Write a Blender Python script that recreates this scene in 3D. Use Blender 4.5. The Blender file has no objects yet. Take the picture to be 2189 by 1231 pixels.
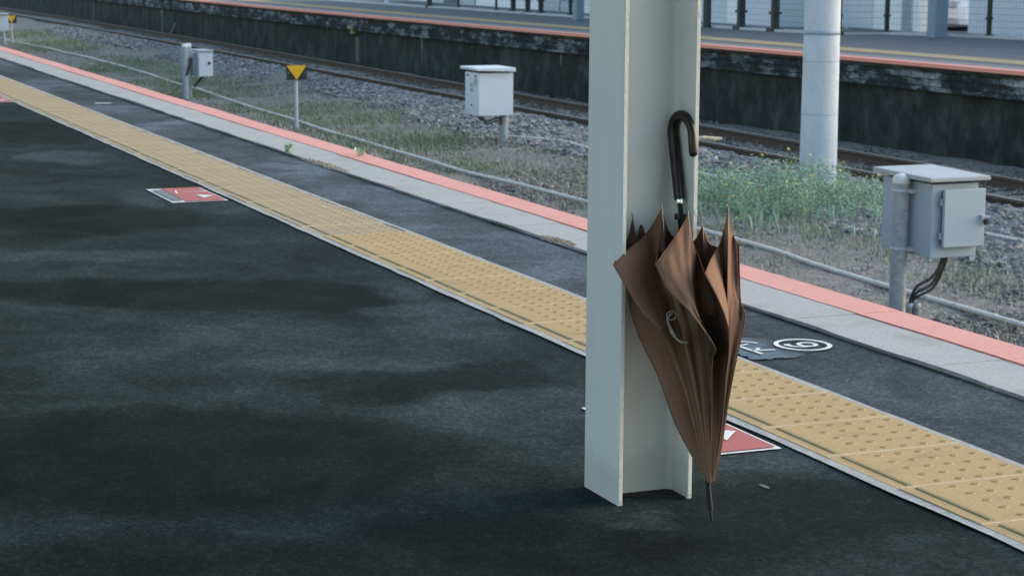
import bpy, bmesh, math, random
import numpy as np
from mathutils import Vector, Matrix

random.seed(7)
rng = np.random.default_rng(11)
SC = bpy.context.scene
COL = SC.collection

# ------------------------------------------------------------------ camera
cam_d = bpy.data.cameras.new("camera")
cam = bpy.data.objects.new("camera", cam_d)
COL.objects.link(cam)
SC.camera = cam
YAW, PITCH, ROLL, CAM_H = 0.3913, 0.1640, 0.0051, 1.1452
cy, sy = math.cos(YAW), math.sin(YAW)
cp, sp = math.cos(PITCH), math.sin(PITCH)
fwd = Vector((sy * cp, cy * cp, -sp))
rgt = Vector((cy, -sy, 0.0))
upv = rgt.cross(fwd)
r2 = math.cos(ROLL) * rgt + math.sin(ROLL) * upv
u2 = -math.sin(ROLL) * rgt + math.cos(ROLL) * upv
cam.matrix_world = Matrix(((r2.x, u2.x, -fwd.x, 0), (r2.y, u2.y, -fwd.y, 0),
                           (r2.z, u2.z, -fwd.z, CAM_H), (0, 0, 0, 1)))
cam_d.sensor_width = 36.0
cam_d.lens = 4348.07 / 2189.0 * 36.0
cam_d.clip_start = 0.05
cam_d.clip_end = 2000
cam_d.dof.use_dof = True
cam_d.dof.focus_distance = 4.05
cam_d.dof.aperture_fstop = 18.0

# ------------------------------------------------------------------ world, sun, exposure
SUN_EL, SUN_AZ = math.radians(22), math.radians(97)      # azimuth clockwise from +Y
world = bpy.data.worlds.new("World")
SC.world = world
world.use_nodes = True
wn = world.node_tree.nodes
sky = wn.new("ShaderNodeTexSky")
sky.sky_type = 'NISHITA'
sky.sun_disc = False
sky.sun_elevation = SUN_EL
sky.sun_rotation = SUN_AZ
sky.air_density = 1.5
sky.dust_density = 2.0
sky.ozone_density = 2.0
wn["Background"].inputs[1].default_value = 0.15
world.node_tree.links.new(sky.outputs[0], wn["Background"].inputs[0])
sun_d = bpy.data.lights.new("sun", 'SUN')
sun_d.energy = 0.5
sun_d.angle = math.radians(50)
sun_d.color = (1.0, 0.97, 0.93)
sun = bpy.data.objects.new("sun", sun_d)
COL.objects.link(sun)
sdir = Vector((math.sin(SUN_AZ) * math.cos(SUN_EL), math.cos(SUN_AZ) * math.cos(SUN_EL), math.sin(SUN_EL)))
sun.rotation_euler = sdir.to_track_quat('Z', 'Y').to_euler()
SC.view_settings.view_transform = 'Standard'
SC.view_settings.look = 'None'
SC.view_settings.gamma = 1
SC.view_settings.exposure = 1.5
SC.cycles.use_denoising = True
SC.cycles.use_adaptive_sampling = False
world.cycles.sampling_method = 'MANUAL'
world.cycles.sample_map_resolution = 2048
SC.cycles.max_bounces = 6


# ------------------------------------------------------------------ materials
def mat(name, color, rough=0.8, metal=0.0, spec=0.5):
    m = bpy.data.materials.new(name)
    m.use_nodes = True
    b = m.node_tree.nodes["Principled BSDF"]
    b.inputs["Base Color"].default_value = (*color, 1)
    b.inputs["Roughness"].default_value = rough
    b.inputs["Metallic"].default_value = metal
    b.inputs["Specular IOR Level"].default_value = spec
    return m


class NB:
    """small node-tree builder"""
    def __init__(s, m):
        s.m = m
        s.t = m.node_tree
        s.n = s.t.nodes
        s.b = s.n["Principled BSDF"]
        s.tc = s.n.new("ShaderNodeTexCoord")

    def link(s, a, b):
        s.t.links.new(a, b)

    def mapping(s, scale=(1, 1, 1), coord="Object", loc=(0, 0, 0)):
        mp = s.n.new("ShaderNodeMapping")
        mp.inputs["Location"].default_value = loc
        mp.inputs["Scale"].default_value = scale
        s.link(s.tc.outputs[coord], mp.inputs[0])
        return mp.outputs[0]

    def noise(s, scale, detail=3, rough=0.55, vec=None, dist=0.0):
        t = s.n.new("ShaderNodeTexNoise")
        t.inputs["Scale"].default_value = scale
        t.inputs["Detail"].default_value = detail
        t.inputs["Roughness"].default_value = rough
        t.inputs["Distortion"].default_value = dist
        s.link(vec if vec is not None else s.mapping(), t.inputs["Vector"])
        return t.outputs["Fac"]

    def voro(s, scale, vec=None, out="Distance", feature='F1'):
        t = s.n.new("ShaderNodeTexVoronoi")
        t.feature = feature
        t.inputs["Scale"].default_value = scale
        s.link(vec if vec is not None else s.mapping(), t.inputs["Vector"])
        return t.outputs[out]

    def ramp(s, fac, stops):
        r = s.n.new("ShaderNodeValToRGB")
        el = r.color_ramp.elements
        while len(el) < len(stops):
            el.new(0.5)
        for e, (p, c) in zip(el, stops):
            e.position = p
            e.color = (*c, 1) if len(c) == 3 else c
        s.link(fac, r.inputs[0])
        return r.outputs[0]

    def mix(s, fac, a, b, mode='MIX'):
        x = s.n.new("ShaderNodeMix")
        x.data_type = 'RGBA'
        x.blend_type = mode
        if isinstance(fac, (int, float)):
            x.inputs[0].default_value = fac
        else:
            s.link(fac, x.inputs[0])
        for i, v in ((6, a), (7, b)):
            if isinstance(v, tuple):
                x.inputs[i].default_value = (*v, 1)
            else:
                s.link(v, x.inputs[i])
        return x.outputs[2]

    def math(s, op, a, b=0.0):
        x = s.n.new("ShaderNodeMath")
        x.operation = op
        for i, v in ((0, a), (1, b)):
            if isinstance(v, (int, float)):
                x.inputs[i].default_value = v
            else:
                s.link(v, x.inputs[i])
        return x.outputs[0]

    def island(s):
        return s.n.new("ShaderNodeNewGeometry").outputs["Random Per Island"]

    def color(s, c):
        s.link(c, s.b.inputs["Base Color"])

    def rough(s, c):
        s.link(c, s.b.inputs["Roughness"])

    def bump(s, h, strength=0.3, dist=0.01):
        b = s.n.new("ShaderNodeBump")
        b.inputs["Strength"].default_value = strength
        b.inputs["Distance"].default_value = dist
        s.link(h, b.inputs["Height"])
        s.link(b.outputs[0], s.b.inputs["Normal"])


def speckled(name, c, amt=0.25, scale=60, big=2.0, rough=0.8, bump=0.2, bdist=0.003, spec=0.4, grime=None, gamt=0.5):
    """painted / mineral surface: fine speckle, broad tone drift, optional dirt patches"""
    m = mat(name, c, rough, spec=spec)
    n = NB(m)
    d = tuple(x * (1 - amt) for x in c)
    l = tuple(min(1, x * (1 + amt)) for x in c)
    col = n.ramp(n.noise(scale, 4, 0.7), [(0.3, d), (0.7, l)])
    bigf = n.noise(big, 4, 0.6)
    col = n.mix(n.math('MULTIPLY', n.ramp(bigf, [(0.35, (0, 0, 0)), (0.75, (1, 1, 1))]), amt * 1.4), col,
                tuple(x * 0.6 for x in c))
    if grime:
        g = n.ramp(n.noise(big * 2.7, 6, 0.7, dist=0.6), [(0.55, (0, 0, 0)), (0.72, (1, 1, 1))])
        col = n.mix(n.math('MULTIPLY', g, gamt), col, grime)
    n.color(col)
    n.bump(n.noise(scale * 1.5, 3, 0.7), bump, bdist)
    return m


def m_asphalt(name, base, light, wet, roughdry=0.75, off=(0, 0, 0), stains=()):
    m = mat(name, base, 0.92, spec=0.03)
    n = NB(m)
    grit = n.ramp(n.noise(120, 4, 0.8), [(0.30, tuple(x * 0.5 for x in base)), (0.5, base), (0.72, tuple(min(1, x * 2.0) for x in base))])
    chip = n.ramp(n.voro(75, out="Color"), [(0.30, (.55, .55, .55)), (0.6, (1, 1, 1)), (0.92, (1.9, 1.9, 1.9))])
    grit = n.mix(0.4, grit, chip, "MULTIPLY")
    v = n.mapping((1.0, 0.8, 1.0), loc=off)
    bl = n.noise(0.85, 6, 0.52, vec=v, dist=0.35)
    if stains:
        # damp and worn patches, each with its own place on the deck, outlines broken up by noise
        nz = n.n.new("ShaderNodeTexNoise")
        nz.inputs["Scale"].default_value = 2.2
        nz.inputs["Detail"].default_value = 5
        n.link(n.mapping((1.0, 0.7, 1.0)), nz.inputs["Vector"])
        vm = n.n.new("ShaderNodeVectorMath")
        vm.operation = 'MULTIPLY_ADD'
        n.link(nz.outputs["Color"], vm.inputs[0])
        vm.inputs[1].default_value = (0.7, 0.7, 0)
        n.link(n.tc.outputs["Object"], vm.inputs[2])
        field = n.math('MULTIPLY', n.math('SUBTRACT', bl, 0.5), 1.3)
        for (cx, cyy, rx, ry, ang, amp) in stains:
            mp = n.n.new("ShaderNodeMapping")
            mp.vector_type = 'TEXTURE'
            mp.inputs["Location"].default_value = (cx + .35, cyy + .35, 0)
            mp.inputs["Rotation"].default_value = (0, 0, math.radians(ang))
            mp.inputs["Scale"].default_value = (rx, ry, 1)
            n.link(vm.outputs[0], mp.inputs[0])
            ln = n.n.new("ShaderNodeVectorMath")
            ln.operation = 'LENGTH'
            n.link(mp.outputs[0], ln.inputs[0])
            d = n.math('MULTIPLY', n.math('SUBTRACT', 1.15, ln.outputs["Value"]), 2.2)
            d.node.use_clamp = True
            field = n.math('ADD', field, n.math('MULTIPLY', d, amp))
        bl = n.math('ADD', n.math('MULTIPLY', field, 0.17), 0.5)
    st = n.ramp(bl, [(0.36, (1, 1, 1)), (0.50, (0, 0, 0))])
    col = n.mix(1.0, grit, n.ramp(bl, [(0.34, (wet,) * 3), (0.43, (wet + .15,) * 3), (0.50, (.85, .87, .88)), (0.58, (1.3, 1.35, 1.4)), (0.68, (light, light * 1.04, light * 1.08))]), 'MULTIPLY')
    edge_ = n.ramp(n.noise(2.6, 5, 0.6, vec=v, dist=0.8), [(0.40, (.72, .72, .72)), (0.62, (1.18, 1.18, 1.18))])
    col = n.mix(1.0, col, edge_, 'MULTIPLY')
    fleck = n.ramp(n.noise(310, 1, 0.5), [(0.77, (0, 0, 0)), (0.80, (1, 1, 1))])
    col = n.mix(n.math('MULTIPLY', fleck, 0.35), col, (0.32, 0.34, 0.34))
    n.color(col)
    n.rough(n.ramp(st, [(0.0, (.94,) * 3), (1.0, (.82,) * 3)]))
    n.bump(n.noise(150, 3, 0.7), 0.22, 0.004)
    return m


M = {}
OFF = (9.9, 0.4, 0)
M['asphalt'] = m_asphalt("asphalt", (0.0300, 0.0392, 0.0400), 1.5, 0.36, off=OFF, stains=(
    (1.50, 6.70, .80, .30, -28, -1.0), (1.95, 6.42, .30, .16, -25, -.7), (1.60, 8.75, .50, .50, 0, -.9), (2.10, 13.0, .30, .90, 0, -1.0), (0.90, 4.55, .80, .50, -20, -1.1),
    (1.85, 5.08, .36, .24, -20, -.8), (1.10, 3.55, 1.0, .30, -10, -.7), (2.22, 3.52, .34, .24, -15, -1.0), (1.75, 3.45, .3, .12, 0, -.6),
    (2.00, 11.4, .22, .40, 0, .9), (1.40, 7.60, .34, .20, -20, .6), (2.22, 4.00, .28, .14, -20, .9), (1.95, 4.62, .30, .30, 0, .45),
    (2.25, 6.00, .18, .60, 0, .7), (1.55, 5.70, .80, .46, -20, .45), (2.15, 9.20, .26, .55, 0, .5), (1.88, 3.62, .10, .06, 0, .6)))
M['asphalt_edge'] = m_asphalt("asphalt_outer", (0.080, 0.093, 0.108), 1.3, 0.66)
M['concrete'] = speckled("edge_concrete", (0.36, 0.355, 0.35), 0.18, 90, 1.4, 0.85, 0.25, grime=(0.23, 0.205, 0.18), gamt=0.55)
M['coral'] = speckled("coral_paint", (0.66, 0.295, 0.250), 0.14, 110, 1.7, 0.75, 0.2, grime=(0.42, 0.25, 0.21), gamt=0.45)
M['tile'] = speckled("tactile_yellow", (0.435, 0.315, 0.17), 0.14, 120, 2.2, 0.95, 0.2, spec=0.1, grime=(0.29, 0.215, 0.125), gamt=0.65)
M['tile_old'] = speckled("tactile_yellow_faded", (0.36, 0.28, 0.17), 0.14, 120, 2.0, 0.8, 0.2, grime=(0.22, 0.18, 0.125), gamt=0.65)
M['tile_far'] = speckled("tactile_far_faded", (0.43, 0.31, 0.17), 0.2, 40, 1.2, 0.9, 0.1, spec=0.1, grime=(0.24, 0.215, 0.17), gamt=0.7)
M['far_slab'] = speckled("far_slab", (0.19, 0.188, 0.186), 0.2, 40, 1.2, 0.9, 0.1, grime=(0.17, 0.165, 0.16), gamt=0.6)
M['coral_far'] = speckled("coral_paint_far", (0.72, 0.275, 0.20), 0.12, 40, 1.2, 0.7, 0.1)
M['tile_dot'] = speckled("tactile_dot_worn", (0.325, 0.23, 0.11), 0.2, 90, 3, 0.95, 0.2, spec=0.1)
M['tile_bar'] = speckled("tactile_bar_dirty", (0.23, 0.185, 0.085), 0.25, 60, 3, 0.7, 0.2)
M['mortar'] = speckled("mortar_pale", (0.34, 0.35, 0.35), 0.3, 70, 4, 0.9, 0.3, grime=(0.18, 0.19, 0.18), gamt=0.6)
M['joint'] = speckled("tile_joint", (0.56, 0.48, 0.35), 0.2, 80, 4, 0.9)
M['contact_black'] = speckled("black_contact_shade", (0.012, 0.013, 0.013), 0.4, 120, 9, 0.95, 0.4)  # black for the painted contact darkness at the column foot
M['crack'] = mat("slab_joint", (0.09, 0.09, 0.09), 0.95)
M['white_paint'] = speckled("white_road_paint", (0.68, 0.69, 0.70), 0.12, 110, 5, 0.7, grime=(0.25, 0.26, 0.27), gamt=0.35)
M['red_film'] = speckled("red_sign_film", (0.40, 0.085, 0.075), 0.14, 140, 5, 0.6, grime=(0.24, 0.08, 0.07), gamt=0.35)
M['grey_film'] = speckled("grey_sign_film", (0.14, 0.155, 0.175), 0.2, 130, 6, 0.6)


def m_blue():
    m = mat("worn_blue_film", (0.05, 0.15, 0.27), 0.65)
    n = NB(m)
    sx = n.n.new("ShaderNodeSeparateXYZ")
    n.link(n.tc.outputs["Object"], sx.inputs[0])
    # the film is rubbed off towards the ring and the near corner
    f = n.math('ADD', n.math('MULTIPLY', sx.outputs[0], 4.5), n.math('MULTIPLY', n.noise(9, 5, 0.7, dist=0.4), .9))
    w = n.ramp(f, [(0.02, (0, 0, 0)), (0.50, (1, 1, 1))])
    n.link(n.math('SUBTRACT', 1.0, n.ramp(f, [(0.10, (0, 0, 0)), (0.52, (1, 1, 1))])), n.b.inputs["Alpha"])
    col = n.mix(w, (0.042, 0.078, 0.110), (0.060, 0.076, 0.094))
    col = n.mix(n.ramp(n.noise(120, 4, 0.8), [(0.45, (0, 0, 0)), (0.75, (0.5, 0.5, 0.5))]), col, (0.13, 0.15, 0.17))
    n.color(col)
    return m


M['blue_film'] = m_blue()


def m_column():
    m = mat("column_paint", (0.45, 0.49, 0.48), 0.42, spec=0.45)
    n = NB(m)
    c = n.ramp(n.noise(2.2, 4, 0.6, vec=n.mapping((1, 1, 0.35))), [(0.3, (0.505, 0.54, 0.56)), (0.7, (0.595, 0.63, 0.645))])
    g = n.ramp(n.noise(14, 4, 0.6, vec=n.mapping((1, 1, 0.35))), [(0.66, (0, 0, 0)), (0.74, (1, 1, 1))])
    c = n.mix(n.math('MULTIPLY', g, 0.35), c, (0.25, 0.255, 0.24))
    # splash dirt with a shape of its own along the foot
    sx = n.n.new("ShaderNodeSeparateXYZ")
    n.link(n.tc.outputs["Object"], sx.inputs[0])
    hz = n.math('ADD', sx.outputs[2], n.math('MULTIPLY', n.noise(30, 4, 0.7), -0.12))
    f = n.ramp(hz, [(0.0, (1, 1, 1)), (0.05, (0, 0, 0))])
    c = n.mix(n.math('MULTIPLY', f, 0.28), c, (0.20, 0.20, 0.185))
    n.color(c)
    n.bump(n.noise(9, 2, 0.5), 0.08, 0.004)
    return m


M['column'] = m_column()
M['edge_lit'] = speckled("lit_edge_paint", (0.66, 0.67, 0.64), 0.15, 80, 6, 0.5)  # lighter tone that paints light onto the flange edges
M['box_paint'] = speckled("grey_box_paint", (0.35, 0.415, 0.48), 0.07, 150, 3, 0.45, 0.06, grime=(0.27, 0.29, 0.3), gamt=0.35)
M['box_lid'] = speckled("grey_lid_paint", (0.36, 0.375, 0.395), 0.16, 120, 4, 0.55, 0.1, grime=(0.3, 0.31, 0.31), gamt=0.6)
M['box_white'] = speckled("pale_box_paint", (0.60, 0.64, 0.69), 0.06, 150, 3, 0.45, 0.06, grime=(0.4, 0.41, 0.42), gamt=0.3)
M['galv'] = speckled("galvanised_steel", (0.33, 0.37, 0.40), 0.22, 30, 7, 0.5, 0.15, grime=(0.16, 0.17, 0.17), gamt=0.6)
M['galv_pale'] = speckled("galvanised_pale", (0.46, 0.48, 0.53), 0.15, 40, 7, 0.5, 0.12)
M['cap'] = speckled("cap_plastic", (0.62, 0.63, 0.62), 0.15, 60, 6, 0.6)
M['gap'] = mat("dark_gap_fill", (0.03, 0.035, 0.04), 0.8)  # dark fill for the shaded gaps of the boxes, also on bolts
M['cable'] = mat("black_cable", (0.016, 0.017, 0.018), 0.55)
M['sign_black'] = speckled("sign_black", (0.018, 0.018, 0.016), 0.2, 60, 5, 0.5)
M['sign_yellow'] = speckled("sign_yellow", (0.66, 0.38, 0.012), 0.08, 60, 5, 0.45)
M['pipe'] = speckled("conduit_pale", (0.64, 0.605, 0.53), 0.15, 30, 3, 0.7, 0.2, grime=(0.34, 0.33, 0.28), gamt=0.6)
M['rail'] = speckled("rusty_rail", (0.098, 0.066, 0.048), 0.35, 25, 3, 0.85, 0.3)
M['rail_top'] = speckled("rail_head", (0.20, 0.165, 0.14), 0.2, 25, 3, 0.5, 0.1)
M['sleeper'] = speckled("sleeper", (0.12, 0.10, 0.085), 0.3, 25, 3, 0.9, 0.3)
M['clip'] = speckled("rail_clip", (0.16, 0.125, 0.10), 0.3, 25, 3, 0.8)
M['board'] = speckled("pale_board", (0.62, 0.50, 0.30), 0.15, 30, 4, 0.8)
M['steel_blue'] = speckled("blue_grey_steel", (0.17, 0.235, 0.29), 0.12, 50, 3, 0.5, 0.1)
M['post_dark'] = speckled("dark_post", (0.028, 0.036, 0.036), 0.3, 40, 4, 0.6, 0.1)
M['wire'] = mat("fence_wire", (0.20, 0.23, 0.25), 0.5, 0.3)
M['kerb'] = speckled("pale_kerb", (0.46, 0.46, 0.46), 0.2, 30, 1.5, 0.9, 0.2, grime=(0.22, 0.23, 0.22), gamt=0.6)
M['far_asphalt'] = speckled("far_platform_asphalt", (0.105, 0.109, 0.112), 0.25, 40, 0.8, 0.85, 0.2)
M['handle'] = mat("dark_wood_handle", (0.026, 0.016, 0.012), 0.36, spec=0.35)
_n = NB(M['handle'])
_n.color(_n.ramp(_n.noise(25, 4, 0.6, vec=_n.mapping((4, 4, 0.5))), [(0.3, (0.008, 0.006, 0.0055)), (0.75, (0.020, 0.013, 0.010))]))
M['shaft'] = mat("black_shaft", (0.010, 0.011, 0.012), 0.6, spec=0.2)
M['chrome'] = mat("chrome", (0.75, 0.75, 0.74), 0.18, 1.0)
M['rib'] = mat("dark_steel_rib", (0.13, 0.13, 0.13), 0.4, 0.6)
M['strap'] = speckled("pale_strap", (0.20, 0.19, 0.17), 0.2, 200, 20, 0.6)


def m_canopy():
    m = mat("brown_canopy_cloth", (0.19, 0.105, 0.072), 1.0, spec=0.06)
    n = NB(m)
    c = n.ramp(n.noise(7, 4, 0.6), [(0.3, (0.162, 0.098, 0.071)), (0.7, (0.205, 0.128, 0.095))])
    w = n.noise(900, 2, 0.5)
    c = n.mix(0.18, c, n.ramp(w, [(0.3, (0.135, 0.074, 0.050)), (0.7, (0.31, 0.18, 0.128))]))
    n.color(c)
    n.b.inputs["Sheen Weight"].default_value = 0.0
    n.bump(n.noise(19, 3, 0.55, dist=0.6), 0.45, 0.010)
    return m


M['canopy'] = m_canopy()
M['inner_shade'] = mat("dark_canopy_inner_shade", (0.060, 0.036, 0.026), 0.9, spec=0.2)  # inner side coloured darker to deepen the shade in the folds
M['hem'] = mat("rust_hem_edge", (0.22, 0.085, 0.038), 0.8)


def m_stone(name, stops, rough=0.9):
    m = mat(name, stops[0][1], rough, spec=0.3)
    n = NB(m)
    c = n.ramp(n.island(), stops)
    c = n.mix(0.45, c, n.ramp(n.noise(60, 3, 0.7), [(0.3, (0.06, 0.06, 0.06)), (0.7, (0.30, 0.29, 0.28))]))
    n.color(c)
    return m


M['stone'] = m_stone("ballast_stone", [(0.0, (0.09, 0.10, 0.115)), (0.35, (0.19, 0.20, 0.218)), (0.62, (0.28, 0.287, 0.298)),
                                       (0.78, (0.33, 0.27, 0.225)), (0.90, (0.44, 0.40, 0.36)), (1.0, (0.60, 0.585, 0.57))])
M['stone_rust'] = m_stone("rusty_ballast", [(0.0, (0.055, 0.043, 0.034)), (0.5, (0.12, 0.092, 0.072)), (1.0, (0.20, 0.155, 0.125))])
M['pebble'] = m_stone("track_pebble", [(0.0, (0.10, 0.095, 0.09)), (0.5, (0.24, 0.225, 0.21)), (0.8, (0.33, 0.295, 0.26)), (1.0, (0.52, 0.48, 0.43))])


def m_ground():
    m = mat("track_earth", (0.16, 0.14, 0.12), 0.95, spec=0.2)
    n = NB(m)
    c = n.ramp(n.noise(1.6, 6, 0.7), [(0.25, (0.14, 0.13, 0.118)), (0.5, (0.245, 0.228, 0.205)), (0.75, (0.33, 0.31, 0.285))])
    v = n.ramp(n.voro(26, out="Color"), [(0.2, (0.07, 0.07, 0.07)), (0.55, (0.19, 0.18, 0.17)), (0.9, (0.33, 0.31, 0.29))])
    c = n.mix(0.45, c, v)
    g = n.ramp(n.noise(0.9, 6, 0.7, dist=0.5), [(0.48, (0, 0, 0)), (0.66, (1, 1, 1))])
    c = n.mix(n.math('MULTIPLY', g, 0.45), c, (0.115, 0.14, 0.07))
    n.color(c)
    n.bump(n.math('ADD', n.noise(22, 6, 0.8), n.voro(30)), 0.8, 0.03)
    return m


M['earth'] = m_ground()


def m_wall(name, base, pale, lo, hi, sc=(0.9, 0.9, 0.22), brick=False):
    m = mat(name, base, 0.95, spec=0.2)
    n = NB(m)
    c = n.ramp(n.noise(3.0, 6, 0.7), [(0.25, tuple(x * 0.45 for x in base)), (0.55, base), (0.8, tuple(x * 1.8 for x in base))])
    st = n.ramp(n.noise(2.4, 6, 0.72, vec=n.mapping(sc)), [(lo, (0, 0, 0)), (hi, (1, 1, 1))])
    c = n.mix(n.math('MULTIPLY', st, 0.75), c, pale)
    c = n.mix(n.math('MULTIPLY', n.ramp(n.noise(0.8, 4, 0.6), [(0.55, (0, 0, 0)), (0.75, (1, 1, 1))]), 0.35), c,
              (base[0] * 1.0, base[1] * 1.25, base[2] * 0.6))
    h = n.noise(18, 5, 0.75)
    if brick:
        b = n.n.new("ShaderNodeTexBrick")
        b.inputs["Scale"].default_value = 1.0
        b.inputs["Mortar Size"].default_value = 0.007
        b.inputs["Brick Width"].default_value = 0.24
        b.inputs["Row Height"].default_value = 0.085
        b.inputs["Color1"].default_value = (1, 1, 1, 1)
        b.inputs["Color2"].default_value = (0.6, 0.6, 0.62, 1)
        b.inputs["Mortar"].default_value = (0.22, 0.22, 0.22, 1)
        sx = n.n.new("ShaderNodeSeparateXYZ")
        n.link(n.tc.outputs["Object"], sx.inputs[0])
        cx = n.n.new("ShaderNodeCombineXYZ")
        n.link(sx.outputs[1], cx.inputs[0])
        n.link(sx.outputs[2], cx.inputs[1])
        n.link(cx.outputs[0], b.inputs["Vector"])
        c = n.mix(0.85, c, b.outputs["Color"], 'MULTIPLY')
    n.color(c)
    n.bump(h, 0.6, 0.02)
    return m


M['far_wall'] = m_wall("sooty_platform_wall", (0.031, 0.032, 0.029), (0.105, 0.112, 0.112), 0.48, 0.80, (1.1, 1.1, 0.7))
M['far_band'] = m_wall("stained_brick_band", (0.036, 0.038, 0.040), (0.38, 0.41, 0.46), 0.49, 0.66, (0.8, 0.8, 2.2), True)
M['leak'] = speckled("lime_leak", (0.13, 0.14, 0.15), 0.4, 30, 6, 0.95)
M['lichen'] = speckled("yellow_lichen", (0.26, 0.22, 0.11), 0.3, 30, 6, 0.95)


def m_pole():
    m = mat("pole_concrete", (0.36, 0.39, 0.43), 0.8, spec=0.3)
    n = NB(m)
    c = n.ramp(n.noise(4, 6, 0.7, vec=n.mapping((1, 1, 0.5))), [(0.3, (0.40, 0.44, 0.50)), (0.7, (0.58, 0.62, 0.69))])
    c = n.mix(0.4, c, n.ramp(n.noise(70, 4, 0.75), [(0.3, (0.33, 0.36, 0.40)), (0.7, (0.64, 0.67, 0.71))]))
    n.color(c)
    n.bump(n.noise(60, 4, 0.7), 0.2, 0.004)
    return m


M['pole'] = m_pole()
M['pole_band'] = mat("pole_band", (0.27, 0.33, 0.41), 0.7)


def m_leaf(name, a, b, c):
    m = mat(name, a, 0.75, spec=0.25)
    n = NB(m)
    col = n.ramp(n.island(), [(0.0, a), (0.5, b), (1.0, c)])
    n.color(col)
    return m


M['grass_green'] = m_leaf("green_grass", (0.12, 0.175, 0.085), (0.18, 0.23, 0.125), (0.27, 0.29, 0.18))
M['grass_dry'] = m_leaf("dry_grass", (0.25, 0.235, 0.19), (0.36, 0.335, 0.275), (0.47, 0.44, 0.37))
M['weed'] = m_leaf("weed_leaf", (0.19, 0.31, 0.18), (0.29, 0.42, 0.28), (0.44, 0.55, 0.42))
M['flower'] = m_leaf("yellow_flower", (0.62, 0.52, 0.10), (0.70, 0.60, 0.18), (0.72, 0.68, 0.42))
M['twig'] = mat("pale_twig", (0.27, 0.25, 0.20), 0.9)
M['hedge'] = m_leaf("hedge_leaf", (0.028, 0.055, 0.032), (0.05, 0.085, 0.045), (0.09, 0.12, 0.06))
M['wall_pale'] = speckled("pale_cladding", (0.84, 0.84, 0.86), 0.06, 20, 0.6, 0.7)
M['wall_blue'] = speckled("blue_grey_cladding", (0.46, 0.50, 0.56), 0.07, 20, 0.6, 0.7)
M['wall_violet'] = speckled("lilac_grey_cladding", (0.66, 0.68, 0.76), 0.06, 20, 0.6, 0.7)
M['wall_cyan'] = speckled("pale_cyan_cladding", (0.58, 0.67, 0.72), 0.06, 20, 0.6, 0.7)
M['wall_dark'] = speckled("dark_grey_cladding", (0.10, 0.12, 0.13), 0.1, 20, 0.6, 0.7)
M['white_panel'] = speckled("white_panel", (0.88, 0.88, 0.90), 0.04, 20, 1, 0.6)
M['car_paint'] = mat("white_car_paint", (0.82, 0.82, 0.84), 0.25)
M['car_glass'] = mat("dark_car_glass", (0.05, 0.065, 0.085), 0.08)
M['rubber'] = mat("tyre_rubber", (0.02, 0.02, 0.02), 0.85)
M['roof'] = speckled("canopy_roof_sheet", (0.42, 0.43, 0.43), 0.1, 10, 0.8, 0.7)
M['dirt'] = speckled("dry_dirt", (0.26, 0.22, 0.17), 0.3, 60, 8, 0.95)
M['leaf_pale'] = speckled("pale_dead_leaf", (0.095, 0.092, 0.083), 0.2, 90, 9, 0.9)


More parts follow.
